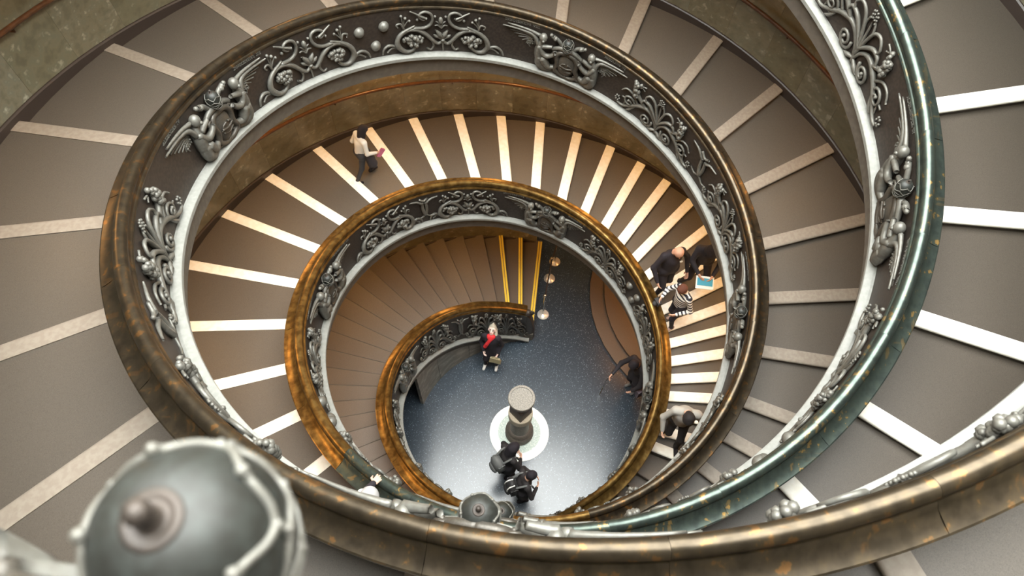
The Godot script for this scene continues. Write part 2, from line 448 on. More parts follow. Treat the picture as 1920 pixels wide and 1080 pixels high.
# ---------------------------------------------------------------- people
func grid_mesh(st: SurfaceTool, bones: Array, cell: float, k: float, stripes := -1) -> void:
	# bones: [a, b, ra, rb, color]; one smooth skin round all of them, as surface nets
	var lo := Vector3.ONE * 1e9
	var hi := -lo
	for b in bones:
		var r: float = maxf(b[2], b[3]) + k + cell * 2.0
		lo = lo.min(b[0] - Vector3.ONE * r).min(b[1] - Vector3.ONE * r)
		hi = hi.max(b[0] + Vector3.ONE * r).max(b[1] + Vector3.ONE * r)
	var nx := int(ceil((hi.x - lo.x) / cell)) + 1
	var ny := int(ceil((hi.y - lo.y) / cell)) + 1
	var nz := int(ceil((hi.z - lo.z) / cell)) + 1
	var f := PackedFloat32Array()
	f.resize(nx * ny * nz)
	f.fill(1.0)
	for b in bones:
		var pa: Vector3 = b[0]
		var ab: Vector3 = b[1] - pa
		var ll := maxf(ab.length_squared(), 1e-9)
		var r0: float = b[2]
		var dr: float = b[3] - r0
		var pad: float = maxf(b[2], b[3]) + k + cell * 1.5
		var l3: Vector3 = (pa.min(b[1]) - Vector3.ONE * pad - lo) / cell
		var h3: Vector3 = (pa.max(b[1]) + Vector3.ONE * pad - lo) / cell
		for z in range(maxi(0, int(l3.z)), mini(nz - 1, int(h3.z) + 1) + 1):
			for y in range(maxi(0, int(l3.y)), mini(ny - 1, int(h3.y) + 1) + 1):
				var q := lo + Vector3(0, y, z) * cell
				var at := (z * ny + y) * nx
				for x in range(maxi(0, int(l3.x)), mini(nx - 1, int(h3.x) + 1) + 1):
					q.x = lo.x + x * cell
					var t := clampf((q - pa).dot(ab) / ll, 0.0, 1.0)
					var d := (q - pa - ab * t).length() - r0 - dr * t
					var e := f[at + x]
					var m := k - absf(d - e)
					f[at + x] = minf(d, e) - (m * m / (4.0 * k) if m > 0.0 else 0.0)
	var id := PackedInt32Array()
	id.resize(nx * ny * nz)
	id.fill(-1)
	var vs := PackedVector3Array()
	var step := [1, nx, nx * ny]
	var off := [0, 1, nx, nx + 1, nx * ny, nx * ny + 1, nx * ny + nx, nx * ny + nx + 1]
	for z in nz - 1:
		for y in ny - 1:
			var row := (z * ny + y) * nx
			for x in nx - 1:
				var i := row + x
				var v0 := f[i]
				if v0 > cell * 2.0 or v0 < -cell * 2.0: continue
				var inside := 0
				for o in off:
					if f[i + o] < 0.0: inside += 1
				if inside == 0 or inside == 8: continue
				var sum := Vector3.ZERO
				var n := 0
				for c in 8:
					for ax in 3:
						if c & (1 << ax): continue
						var fa := f[i + off[c]]
						var fb := f[i + off[c | (1 << ax)]]
						if (fa < 0.0) == (fb < 0.0): continue
						var p := Vector3(c & 1, (c >> 1) & 1, (c >> 2) & 1)
						p[ax] += fa / (fa - fb)
						sum += p
						n += 1
				id[i] = vs.size()
				vs.append(lo + (Vector3(x, y, z) + sum / n) * cell)
	var col := PackedColorArray()
	for v in vs:
		var best := 1e9
		var c := Color.WHITE
		for b in bones:
			var ab: Vector3 = b[1] - b[0]
			var t := clampf((v - b[0]).dot(ab) / maxf(ab.length_squared(), 1e-9), 0.0, 1.0)
			var d: float = (v - b[0] - ab * t).length() - lerpf(b[2], b[3], t)
			if d < best:
				best = d
				c = b[4]
				if stripes >= 0 and c.a < 0.9: c = Color(0.015, 0.015, 0.02) if fposmod((v - b[0]).dot(ab.normalized()) if b.size() > 5 else v.y, 0.075) < 0.034 else Color(0.72, 0.7, 0.66)
		c.a = 1.0
		col.append(c)
	st.set_smooth_group(0)
	for z in range(1, nz - 1):
		for y in range(1, ny - 1):
			var row := (z * ny + y) * nx
			for x in range(1, nx - 1):
				var i := row + x
				if id[i] < 0: continue
				for ax in 3:
					var s0: bool = f[i] < 0.0
					if s0 == (f[i + step[ax]] < 0.0): continue
					var u: int = step[(ax + 1) % 3]
					var w: int = step[(ax + 2) % 3]
					var q := [id[i], id[i - u], id[i - u - w], id[i - w]]
					if q[1] < 0 or q[2] < 0 or q[3] < 0: continue
					if s0: q.reverse()
					for n in [0, 1, 2, 0, 2, 3]:
						st.set_color(col[q[n]])
						st.add_vertex(vs[q[n]])

func hand_bones(wrist: Vector3, dir: Vector3, palm: Vector3, side: float, c: Color, curlf: float) -> Array:
	var d := dir.normalized()
	var n := (palm - d * palm.dot(d)).normalized()
	var s := d.cross(n) * side
	var out := [[wrist - d * 0.02, wrist + d * 0.02, 0.026, 0.026, c], [wrist + d * 0.03 + s * 0.02, wrist + d * 0.085 + s * 0.026, 0.017, 0.015, c], [wrist + d * 0.03 - s * 0.02, wrist + d * 0.085 - s * 0.024, 0.017, 0.014, c], [wrist + d * 0.03, wrist + d * 0.09, 0.018, 0.015, c]]
	var lens := [0.068, 0.078, 0.072, 0.056]
	for i in 4:
		var a := wrist + d * (0.092 - 0.004 * absf(i - 1.0)) + s * (0.031 - 0.021 * i)
		var fan := d + s * (0.2 - 0.15 * i)
		var b: Vector3 = a + (fan + n * curlf * 0.8).normalized() * lens[i] * 0.5
		var e: Vector3 = b + (fan + n * curlf * 2.2).normalized() * lens[i] * 0.5
		out.append([a, b, 0.0095, 0.009, c])
		out.append([b, e, 0.009, 0.0075, c])
	var ta := wrist + d * 0.03 + s * 0.03
	var tb := ta + (d * 0.6 + s * 0.8 + n * 0.3).normalized() * 0.04
	out.append([ta, tb, 0.013, 0.011, c])
	out.append([tb, tb + (d + s * 0.25 + n * 0.4 * curlf).normalized() * 0.034, 0.011, 0.009, c])
	return out

func torso(hip: Vector3, lb: Basis, x: float, y: float, z: float) -> Vector3:
	return hip + lb * (Vector3(x, y, z) - Vector3(0, 0.93, 0))

# c: colours top, legs, shoe, skin, hair; p: pose (see the keys read below)
func person(at: Vector3, face: Vector2, tall: float, c: Dictionary, p: Dictionary) -> Node3D:
	var o := base("person", at, atan2(face.x, face.y))
	var lean: float = p.get("lean", 0.05)
	var lb := Basis(Vector3.RIGHT, lean)
	var s := tall / 1.72
	var hip := Vector3(0, p.get("hip", 0.93), p.get("hipz", 0.0))
	var nod: float = p.get("nod", 0.1)
	var hb := lb * Basis(Vector3.UP, p.get("look", 0.0)) * Basis(Vector3.RIGHT, nod)
	var neck: Vector3 = torso(hip, lb, 0, 1.47, 0.0)
	var fat: float = p.get("fat", 1.0)
	var B := []
	var top: Color = c.top
	var legs: Color = c.legs
	B.append([hip + Vector3(-0.075, 0, 0), hip + Vector3(0.075, 0, 0), 0.125 * fat, 0.125 * fat, top if p.get("long", false) else legs])
	B.append([torso(hip, lb, 0, 1.0, 0.01), torso(hip, lb, 0, 1.24, 0.0), 0.128 * fat, 0.138 * fat, top])
	B.append([torso(hip, lb, -0.06, 1.08, 0.01), torso(hip, lb, -0.085, 1.3, 0.0), 0.095 * fat, 0.105, top])
	B.append([torso(hip, lb, 0.06, 1.08, 0.01), torso(hip, lb, 0.085, 1.3, 0.0), 0.095 * fat, 0.105, top])
	B.append([torso(hip, lb, -0.16, 1.39, -0.01), torso(hip, lb, 0.16, 1.39, -0.01), 0.072, 0.072, top])
	B.append([torso(hip, lb, 0, 1.4, -0.01), neck, 0.075, 0.052, top])
	B.append([neck, neck + hb * Vector3(0, 0.07, 0.015), 0.05, 0.048, c.skin])
	if p.has("coat"):
		for sx in [-1.0, 1.0]: B.append([hip + Vector3(0.05 * sx, 0.05, 0), hip + Vector3(0.08 * sx, -p.coat, 0.02), 0.12, 0.15, top])
	var st := begin()
	var hands := []
	for i in 2:
		var sx := -1.0 if i == 0 else 1.0
		var leg: Array = p.legs[i] if p.has("legs") else [Vector3(0, 0, 0)]
		var an: Vector3 = Vector3(0.09 * sx, 0.085, -0.02) + leg[0]
		var hj := hip + Vector3(0.085 * sx, -0.03, 0)
		var mid: Vector3 = (hj + an) * 0.5
		var len_: float = (hj - an).length()
		var bend := sqrt(maxf(0.0, 0.43 * 0.43 - len_ * len_ * 0.25))
		var kn: Vector3 = leg[1] if leg.size() > 1 else mid + Vector3(0.01 * sx, 0.1, 1.0).normalized() * minf(bend, 0.3)
		B.append([hj, kn, 0.088 * fat, 0.06, legs])
		B.append([kn, an, 0.058, 0.042, legs])
		B.append([an + Vector3(0, -0.035, -0.04), an + Vector3(0.015 * sx, -0.045, 0.15), 0.044, 0.036, c.shoe])
		var sh: Vector3 = torso(hip, lb, 0.185 * sx, 1.385, -0.005)
		var el: Vector3 = sh + Vector3(0.06 * sx, -0.28, -0.03)
		var wr: Vector3 = el + Vector3(0.0, -0.22, 0.1)
		if p.has("arms"):
			el = sh + p.arms[i][0] - Vector3(0.185 * sx, 1.385, 0)
			wr = sh + p.arms[i][1] - Vector3(0.185 * sx, 1.385, 0)
		B.append([sh, el, 0.06, 0.05, top])
		B.append([el, wr, 0.05, 0.036, c.get("sleeve", top), 1])
		o.set_meta("hand_%d" % i, (wr + (wr - el).normalized() * 0.09) * s)
		o.set_meta("cuff_%d" % i, wr.lerp(el, 0.85) * s)
		hands.append(hand_bones(wr, wr - el, p.get("palm", Vector3(-sx, -0.2, 0.2)), sx, c.skin, p.get("curl", 0.5)))
	grid_mesh(st, B, 0.016 if not c.has("stripes") else 0.0125, 0.035, 0 if c.has("stripes") else -1)
	for hbn in hands: grid_mesh(st, hbn, 0.0065, 0.008)
	var hc := neck + hb * Vector3(0, 0.15, 0.025)   # head
	var sk: Color = c.skin
	var dk := Color(0.03, 0.02, 0.02)
	var H := [[hc + hb * Vector3(0, 0.03, -0.015), hc + hb * Vector3(0, 0.02, 0.0), 0.088, 0.085, sk], [hc + hb * Vector3(0, -0.03, 0.01), hc + hb * Vector3(0, -0.075, 0.045), 0.07, 0.038, sk], [neck + hb * Vector3(0, 0.02, 0.01), hc + hb * Vector3(0, -0.04, -0.01), 0.05, 0.052, sk],
		[hc + hb * Vector3(0, 0.0, 0.082), hc + hb * Vector3(0, -0.028, 0.1), 0.01, 0.013, sk], [hc + hb * Vector3(-0.016, -0.064, 0.081), hc + hb * Vector3(0.016, -0.064, 0.081), 0.006, 0.006, Color(0.42, 0.12, 0.1)]]
	for sx in [-1.0, 1.0]:
		H.append([hc + hb * Vector3(0.086 * sx, 0.01, -0.01), hc + hb * Vector3(0.088 * sx, -0.025, -0.005), 0.014, 0.011, sk])
		H.append([hc + hb * Vector3(0.034 * sx, 0.004, 0.079), hc + hb * Vector3(0.03 * sx, 0.004, 0.08), 0.0085, 0.0085, dk])
		H.append([hc + hb * Vector3(0.05 * sx, 0.03, 0.072), hc + hb * Vector3(0.02 * sx, 0.032, 0.083), 0.006, 0.006, dk])
	grid_mesh(st, H, 0.007, 0.01)
	var body := build("body", st, M.cloth, o)
	body.scale = Vector3.ONE * s
	if c.has("hair"):
		var hs := begin()
		var hair := []
		var kind: String = p.get("hair", "short")
		var hcol: Color = c.hair
		if kind == "bun": hair.append([hc + hb * Vector3(0, 0.05, -0.045), hc + hb * Vector3(0, 0.055, -0.02), 0.09, 0.085, hcol])
		else: hair.append([hc + hb * Vector3(0, 0.045, -0.03), hc + hb * Vector3(0, 0.045, 0.01), 0.093, 0.085, hcol])
		hair.append([hc + hb * Vector3(0, 0.0, -0.045), hc + hb * Vector3(0, -0.04, -0.045), 0.072, 0.06, hcol])
		for sx in [-1.0, 1.0]: hair.append([hc + hb * Vector3(0.05 * sx, 0.04, -0.02 if kind == "bun" else 0.02), hc + hb * Vector3(0.066 * sx, 0.0, -0.02), 0.04, 0.03, hcol])
		if kind == "long":
			hair.append([hc + hb * Vector3(0, 0.0, -0.06), hc + lb * Vector3(0, -0.3, -0.1), 0.085, 0.06, hcol])
			for sx in [-1.0, 1.0]: hair.append([hc + hb * Vector3(0.075 * sx, 0.02, -0.02), hc + lb * Vector3(0.08 * sx, -0.2, -0.05), 0.04, 0.045, hcol])
		elif kind == "bun":
			hair.append([hc + hb * Vector3(0.06, 0.0, -0.09), hc + hb * Vector3(0.1, -0.12, -0.08), 0.055, 0.045, hcol])
			hair.append([hc + hb * Vector3(0, 0.13, -0.03), hc + hb * Vector3(0.0, 0.15, -0.04), 0.03, 0.025, hcol])
		elif kind == "hood":
			hair.append([hc + hb * Vector3(0, 0.0, -0.04), hc + lb * Vector3(0, -0.15, -0.06), 0.11, 0.12, hcol])
		grid_mesh(hs, hair, 0.012, 0.02)
		var hn := build("hood" if kind == "hood" else ("cap" if kind == "cap" else "hair"), hs, M.cloth, o)
		hn.scale = Vector3.ONE * s
	o.set_meta("neck", neck * s)
	o.set_meta("chest", torso(hip, lb, 0, 1.25, 0.0) * s)
	o.set_meta("size", s)
	return o

func part_mesh(o: Node3D, called: String, bones: Array, cell := 0.012, k := 0.02) -> MeshInstance3D:
	var st := begin()
	grid_mesh(st, bones, cell, k)
	return build(called, st, M.cloth, o)

# ---------------------------------------------------------------- materials
func noise(seed_: int, freq: float, offsets: Array, colors: Array, octaves := 4, size := 512) -> NoiseTexture2D:
	var f := FastNoiseLite.new()
	f.seed = seed_
	f.noise_type = FastNoiseLite.TYPE_SIMPLEX_SMOOTH
	f.frequency = freq
	f.fractal_octaves = octaves
	var g := Gradient.new()
	g.offsets = PackedFloat32Array(offsets)
	g.colors = PackedColorArray(colors)
	var t := NoiseTexture2D.new()
	t.width = size
	t.height = size
	t.seamless = true
	t.noise = f
	t.color_ramp = g
	return t

func mat(c: Color, rough: float, metal := 0.0, tex: Texture2D = null, scale := 1.0) -> StandardMaterial3D:
	var m := StandardMaterial3D.new()
	m.albedo_color = c
	m.roughness = rough
	m.metallic = metal
	if tex:
		m.albedo_texture = tex
		m.uv1_triplanar = true
		m.uv1_world_triplanar = true
		m.uv1_scale = Vector3.ONE * scale
	return m

func speckle(seed_: int, ground: Color, spots: Array, count: int, most: int) -> ImageTexture:
	var g := RandomNumberGenerator.new()
	g.seed = seed_
	var im := Image.create(1024, 1024, false, Image.FORMAT_RGB8)
	im.fill(ground)
	for i in count:
		var c: Color = spots[g.randi() % spots.size()]
		var r := g.randi_range(1, most) if g.randf() < 0.35 else 1
		var x := g.randi_range(0, 1023)
		var y := g.randi_range(0, 1023)
		im.fill_rect(Rect2i(x, y, r, maxi(1, r - g.randi_range(0, 1))), c)
	return ImageTexture.create_from_image(im)

func srgb(r: float, g: float, b: float) -> Color:
	return Color(r / 255.0, g / 255.0, b / 255.0)

func materials() -> void:
	M.tread = mat(Color.WHITE, 0.5, 0.0, speckle(3, srgb(84, 76, 68), [srgb(96, 88, 78), srgb(72, 65, 57), srgb(89, 81, 72), srgb(64, 58, 51)], 240000, 3), 0.8)
	M.tread_low = mat(Color.WHITE, 0.55, 0.0, speckle(4, srgb(89, 77, 67), [srgb(99, 88, 77), srgb(77, 67, 57)], 240000, 3), 0.8)
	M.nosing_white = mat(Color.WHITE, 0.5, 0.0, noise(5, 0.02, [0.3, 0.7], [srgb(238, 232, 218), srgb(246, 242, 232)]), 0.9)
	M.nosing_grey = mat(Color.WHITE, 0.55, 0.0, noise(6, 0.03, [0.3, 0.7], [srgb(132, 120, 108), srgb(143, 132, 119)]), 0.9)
	M.bronze_gold = mat(Color.WHITE, 0.36, 0.85, noise(7, 0.02, [0.25, 0.5, 0.75], [srgb(86, 64, 32), srgb(120, 92, 49), srgb(150, 122, 70)]), 0.7)
	M.bronze_brown = mat(Color.WHITE, 0.36, 0.8, noise(8, 0.018, [0.2, 0.5, 0.72, 0.8], [srgb(56, 49, 39), srgb(73, 64, 52), srgb(81, 70, 54), srgb(128, 92, 53)]), 0.8)
	M.bronze_teal = mat(Color.WHITE, 0.33, 0.75, noise(9, 0.018, [0.2, 0.55, 0.77, 0.81, 0.9], [srgb(59, 66, 63), srgb(76, 86, 80), srgb(80, 87, 78), srgb(171, 133, 72), srgb(186, 150, 87)]), 0.9)
	M.bronze_dark = mat(Color.WHITE, 0.5, 0.35, noise(10, 0.03, [0.3, 0.7], [srgb(49, 43, 39), srgb(63, 55, 49)]), 1.2)
	M.relief = mat(Color.WHITE, 0.45, 0.3, noise(11, 0.03, [0.25, 0.5, 0.75], [srgb(92, 89, 83), srgb(101, 99, 92), srgb(107, 106, 101)]), 1.4)
	M.shield = mat(Color.WHITE, 0.42, 0.35, noise(12, 0.05, [0.25, 0.75], [srgb(66, 61, 55), srgb(85, 81, 74)]), 2.2)
	M.patina = mat(Color.WHITE, 0.5, 0.2, noise(31, 0.03, [0.25, 0.5, 0.75], [srgb(30, 30, 26), srgb(37, 38, 35), srgb(45, 48, 45)]), 2.0)
	M.ledge = mat(Color.WHITE, 0.6, 0.0, noise(13, 0.03, [0.3, 0.7], [srgb(125, 125, 120), srgb(136, 136, 131)]), 1.0)
	M.fascia = mat(Color.WHITE, 0.75, 0.0, noise(14, 0.02, [0.3, 0.7], [srgb(80, 73, 66), srgb(91, 84, 75)]), 0.8)
	var a := [srgb(104, 98, 80), srgb(124, 117, 97), srgb(116, 114, 97), srgb(176, 170, 152)]
	M.marble = [mat(Color.WHITE, 0.35, 0.0, noise(15, 0.018, [0.2, 0.5, 0.7, 0.88], a, 6), 0.5), mat(srgb(248, 244, 238), 0.35, 0.0, noise(16, 0.02, [0.2, 0.5, 0.72, 0.9], a, 6), 0.6), mat(srgb(240, 238, 230), 0.35, 0.0, noise(17, 0.016, [0.2, 0.5, 0.72, 0.9], a, 6), 0.55)]
	M.skirt = mat(srgb(58, 48, 42), 0.4)
	M.plaster = mat(srgb(196, 190, 178), 0.9)
	M.terrazzo = mat(Color.WHITE, 0.23, 0.0, speckle(18, srgb(46, 54, 62), [srgb(61, 70, 82), srgb(38, 44, 51), srgb(123, 138, 150), srgb(72, 83, 93), srgb(53, 62, 71)], 26000, 6), 0.55)
	M.terrazzo.metallic_specular = 0.55
	M.white_marble = mat(srgb(236, 234, 224), 0.35)
	M.green_marble = mat(Color.WHITE, 0.3, 0.0, noise(19, 0.03, [0.3, 0.5, 0.6, 0.7], [srgb(150, 164, 154), srgb(190, 198, 188), srgb(128, 146, 136), srgb(206, 210, 200)], 5), 1.6)
	M.stone = mat(Color.WHITE, 0.6, 0.0, noise(20, 0.04, [0.3, 0.7], [srgb(118, 112, 104), srgb(148, 142, 132)]), 1.6)
	M.stone_dark = mat(Color.WHITE, 0.55, 0.0, noise(21, 0.04, [0.3, 0.7], [srgb(84, 76, 68), srgb(108, 98, 88)]), 1.6)
	M.stone_pale = mat(Color.WHITE, 0.6, 0.0, noise(22, 0.04, [0.3, 0.7], [srgb(186, 172, 148), srgb(204, 192, 168)]), 1.6)
	M.wall_grey = mat(Color.WHITE, 0.5, 0.0, noise(23, 0.014, [0.3, 0.6, 0.75], [srgb(112, 106, 96), srgb(128, 121, 110), srgb(150, 143, 130)], 5), 0.7)
	M.yellow = mat(srgb(222, 190, 60), 0.6)
	M.chrome = mat(srgb(210, 206, 198), 0.18, 1.0)
	M.satin = mat(srgb(226, 222, 212), 0.3, 0.4)
	M.rope = mat(srgb(46, 34, 30), 0.9)
	M.rail_wood = mat(Color.WHITE, 0.35, 0.1, noise(24, 0.02, [0.3, 0.7], [srgb(72, 46, 28), srgb(98, 64, 40)]), 1.0)
	M.cloth = mat(Color.WHITE, 0.85)
	M.cloth.vertex_color_use_as_albedo = true
	M.black = mat(srgb(38, 36, 36), 0.7)
	M.grey_cloth = mat(srgb(96, 96, 94), 0.8)
	M.white_cloth = mat(srgb(232, 230, 224), 0.8)
	M.blue = mat(srgb(60, 150, 178), 0.5)
	M.pink = mat(srgb(176, 92, 120), 0.5)
	M.purple = mat(srgb(104, 94, 104), 0.6)
	M.straw = mat(srgb(150, 138, 106), 0.7)
	M.lamp = mat(srgb(255, 214, 150), 0.5)
	M.lamp.emission_enabled = true
	M.lamp.emission = srgb(255, 190, 110)
	M.lamp.emission_energy_multiplier = 2.0
	M.glass = mat(Color(0.95, 0.97, 1.0, 0.06), 0.02)
	M.glass.transparency = BaseMaterial3D.TRANSPARENCY_ALPHA

# ---------------------------------------------------------------- the stair
func nosings(h: int) -> Array:
	var out := []
	var x := 88.4
	while x < 158.0:
		out.append(x)
		x += 5.84
	if h == 1:
		out.append_array([162.75, 169.1, 175.4, 181.75, 187.8, 193.9, 200.0, 206.0, 212.25, 218.75, 225.25, 232.25, 239.25, 246.25, 254.0, 262.0, 270.5, 279.25, 288.5, 298.25, 308.0, 319.25, 330.5, 341.75, 354.0, 366.75, 380.0, 393.25, 406.75, 420.4, 434.0, 448.0, 462.3, 477.0, 492.5, 507.75, 523.25, 539.25, 555.75, 572.5, 589.5, 606.5, 624.0, 641.5, 659.0, 676.5, 694.0, 711.5, 729.0, 746.5, 764.0, 781.5, 799.0, 816.5, 834.0])
	else:
		out.append_array([158.5, 164.4, 170.6, 176.8, 183.0, 189.2, 195.4, 201.6, 208.0, 214.5, 221.0, 228.0, 235.0, 242.0, 250.0, 258.0, 266.5, 275.5, 284.5, 294.0, 303.5, 313.5, 323.5, 333.0, 342.5, 355.25, 368.0, 380.75, 394.0, 407.25, 420.25, 434.0, 447.75, 462.0, 476.3, 490.8, 505.4, 520.25, 536.25, 552.75, 569.75, 587.0, 604.0, 621.5, 639.0, 656.5, 674.0, 691.5, 709.0, 726.5, 744.0, 761.5, 779.0])
	return out

func ramp(h: int, label: String) -> void:
	var o := base("spiral_ramp", Vector3.ZERO)
	tag(o, label, "ramp", "spiral ramps")
	var N := nosings(h)
	for i in N.size() - 1:
		var a: float = N[i]
		var b: float = N[i + 1]
		var plain: bool = (a < 262.0) if h == 0 else (a < 157.0)
		var za := zt(a) + 0.13 * (1.0 if a < 200.0 else clampf((225.0 - a) / 25.0, 0.0, 1.0))
		var zb := zt(b) + 0.13 * (1.0 if b < 200.0 else clampf((225.0 - b) / 25.0, 0.0, 1.0))
		var ris := minf(zb - za, 0.095)
		if a < 158.0: ris = zb - za
		var st := begin()
		var n := 4
		var top := []
		var bot := []
		for k in n + 1:
			var th := lerpf(a, b, float(k) / n)
			var y := lerpf(za, zb - ris, float(k) / n)
			var lo := maxf(0.005, y - 0.2)
			top.append([pt(h, th, rb(h, th) + 0.04, y), pt(h, th, rw(h, th) + 0.03, y)])
			bot.append([pt(h, th, rb(h, th) + 0.04, lo), pt(h, th, rw(h, th) + 0.03, lo)])
		for k in n:
			st.set_smooth_group(1)
			quad(st, top[k][0], top[k][1], top[k + 1][1], top[k + 1][0])
			st.set_smooth_group(2)
			quad(st, bot[k][0], bot[k + 1][0], bot[k + 1][1], bot[k][1])
			st.set_smooth_group(3)
			quad(st, top[k][0], top[k + 1][0], bot[k + 1][0], bot[k][0])
			st.set_smooth_group(4)
			quad(st, top[k][1], bot[k][1], bot[k + 1][1], top[k + 1][1])
		st.set_smooth_group(-1)
		quad(st, top[0][1], top[0][0], bot[0][0], bot[0][1])
		quad(st, top[n][0], top[n][1], bot[n][1], bot[n][0])
		var t := build("tread", st, M.tread_low if plain else M.tread, o)
		# nosing strip: straight, of even width, rounded in front
		var p0 := pt(h, a, rb(h, a) + 0.05, za)
		var p1 := pt(h, a, rw(h, a), za)
		var along := (p1 - p0).normalized()
		var back := Vector3.UP.cross(along).normalized()
		if back.dot(pt(h, b, 3.0, 0) - pt(h, a, 3.0, 0)) < 0.0: back = -back
		var slope := (zb - ris - za) / ((b - a) * PI / 180.0 * (rb(h, a) + 1.2))
		if plain:
			var lip := begin()
			tube(lip, [p0 + Vector3(0, -0.008, 0) - back * 0.004, p1 + Vector3(0, -0.008, 0) - back * 0.004], 0.012, 0.012, 6)
			build("edge", lip, M.tread, t)
			if h == 0 and i < 3:
				for s in [[0.0, 0.038], [0.052, 0.09]]:
					var y := begin()
					var e0: Vector3 = p0 + back * s[0] + Vector3(0, 0.003, 0)
					var e1: Vector3 = p1 + back * s[0] + Vector3(0, 0.003, 0)
					var w: Vector3 = back * (s[1] - s[0])
					hexa(y, [e0, e1, e1 + w, e0 + w, e0 + Vector3(0, 0.005, 0), e1 + Vector3(0, 0.005, 0), e1 + w + Vector3(0, 0.005, 0), e0 + w + Vector3(0, 0.005, 0)])
					build("yellow_strip", y, M.yellow, t)
				var r := begin()
				hexa(r, [p0 + Vector3(0, -0.05, 0) - back * 0.006, p1 + Vector3(0, -0.05, 0) - back * 0.006, p1 + Vector3(0, -0.05, 0) - back * 0.001, p0 + Vector3(0, -0.05, 0) - back * 0.001, p0 + Vector3(0, -0.022, 0) - back * 0.006, p1 + Vector3(0, -0.022, 0) - back * 0.006, p1 + Vector3(0, -0.022, 0) - back * 0.001, p0 + Vector3(0, -0.022, 0) - back * 0.001])
				build("yellow_strip", r, M.yellow, t)
		else:
			var ns := begin()
			var wd := 0.155
			var prof := [Vector2(wd, -0.03), Vector2(wd, 0.007 + slope * wd), Vector2(0.03, 0.007 + slope * 0.03), Vector2(0.0, 0.006), Vector2(-0.018, -0.002), Vector2(-0.024, -0.016), Vector2(-0.02, -0.032), Vector2(-0.004, -0.042)]
			var g := [1, 2, 2, 2, 2, 2, 3, 4]
			for j in prof.size():
				var q0: Vector2 = prof[j]
				var q1: Vector2 = prof[(j + 1) % prof.size()]
				ns.set_smooth_group(g[j])
				quad(ns, p0 + back * q0.x + Vector3(0, q0.y, 0), p1 + back * q0.x + Vector3(0, q0.y, 0), p1 + back * q1.x + Vector3(0, q1.y, 0), p0 + back * q1.x + Vector3(0, q1.y, 0))
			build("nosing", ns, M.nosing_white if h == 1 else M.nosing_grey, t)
	var end: float = N[-1]
	var so := begin()
	var n2 := int((end - 150.0) / 4.0)
	so.set_smooth_group(1)
	for i in n2:
		var a := 150.0 + (end - 150.0) * i / n2
		var b := 150.0 + (end - 150.0) * (i + 1) / n2
		quad(so, pt(h, a, rb(h, a) - 0.05, zled(a) - 0.31), pt(h, b, rb(h, b) - 0.05, zled(b) - 0.31), pt(h, b, rw(h, b) + 0.1, zt(b) - 0.31), pt(h, a, rw(h, a) + 0.1, zt(a) - 0.31))
	build("soffit", so, M.plaster, o)
	var fa := begin()
	sweep(fa, h, 88.0, end, 3.0, [Vector2(0.03, 0.0), Vector2(-0.06, -0.02), Vector2(-0.06, -0.32), Vector2(0.03, -0.32)], 3, [1, 2, 3, 4])
	build("fascia", fa, M.fascia, o)
	# closed side under the first steps, in slabs
	for s in [[89.0, 104.0], [104.2, 128.0], [128.2, 150.0], [150.2, 168.0]]:
		var sw := begin()
		var rows := 6
		sw.set_smooth_group(1)
		for k in rows:
			var a := lerpf(s[0], s[1], float(k) / rows)
			var b := lerpf(s[0], s[1], float(k + 1) / rows)
			quad(sw, pt(h, a, rb(h, a) - 0.045, 0.0), pt(h, b, rb(h, b) - 0.045, 0.0), pt(h, b, rb(h, b) - 0.045, zled(b) - 0.02), pt(h, a, rb(h, a) - 0.045, zled(a) - 0.02))
			quad(sw, pt(h, a, rb(h, a) + 0.02, 0.0), pt(h, a, rb(h, a) + 0.02, zled(a) - 0.02), pt(h, b, rb(h, b) + 0.02, zled(b) - 0.02), pt(h, b, rb(h, b) + 0.02, 0.0))
		sw.set_smooth_group(-1)
		for e in s: quad(sw, pt(h, e, rb(h, e) - 0.045, 0.0), pt(h, e, rb(h, e) + 0.02, 0.0), pt(h, e, rb(h, e) + 0.02, zled(e) - 0.02), pt(h, e, rb(h, e) - 0.045, zled(e) - 0.02))
		build("side_slab", sw, M.wall_grey, o)

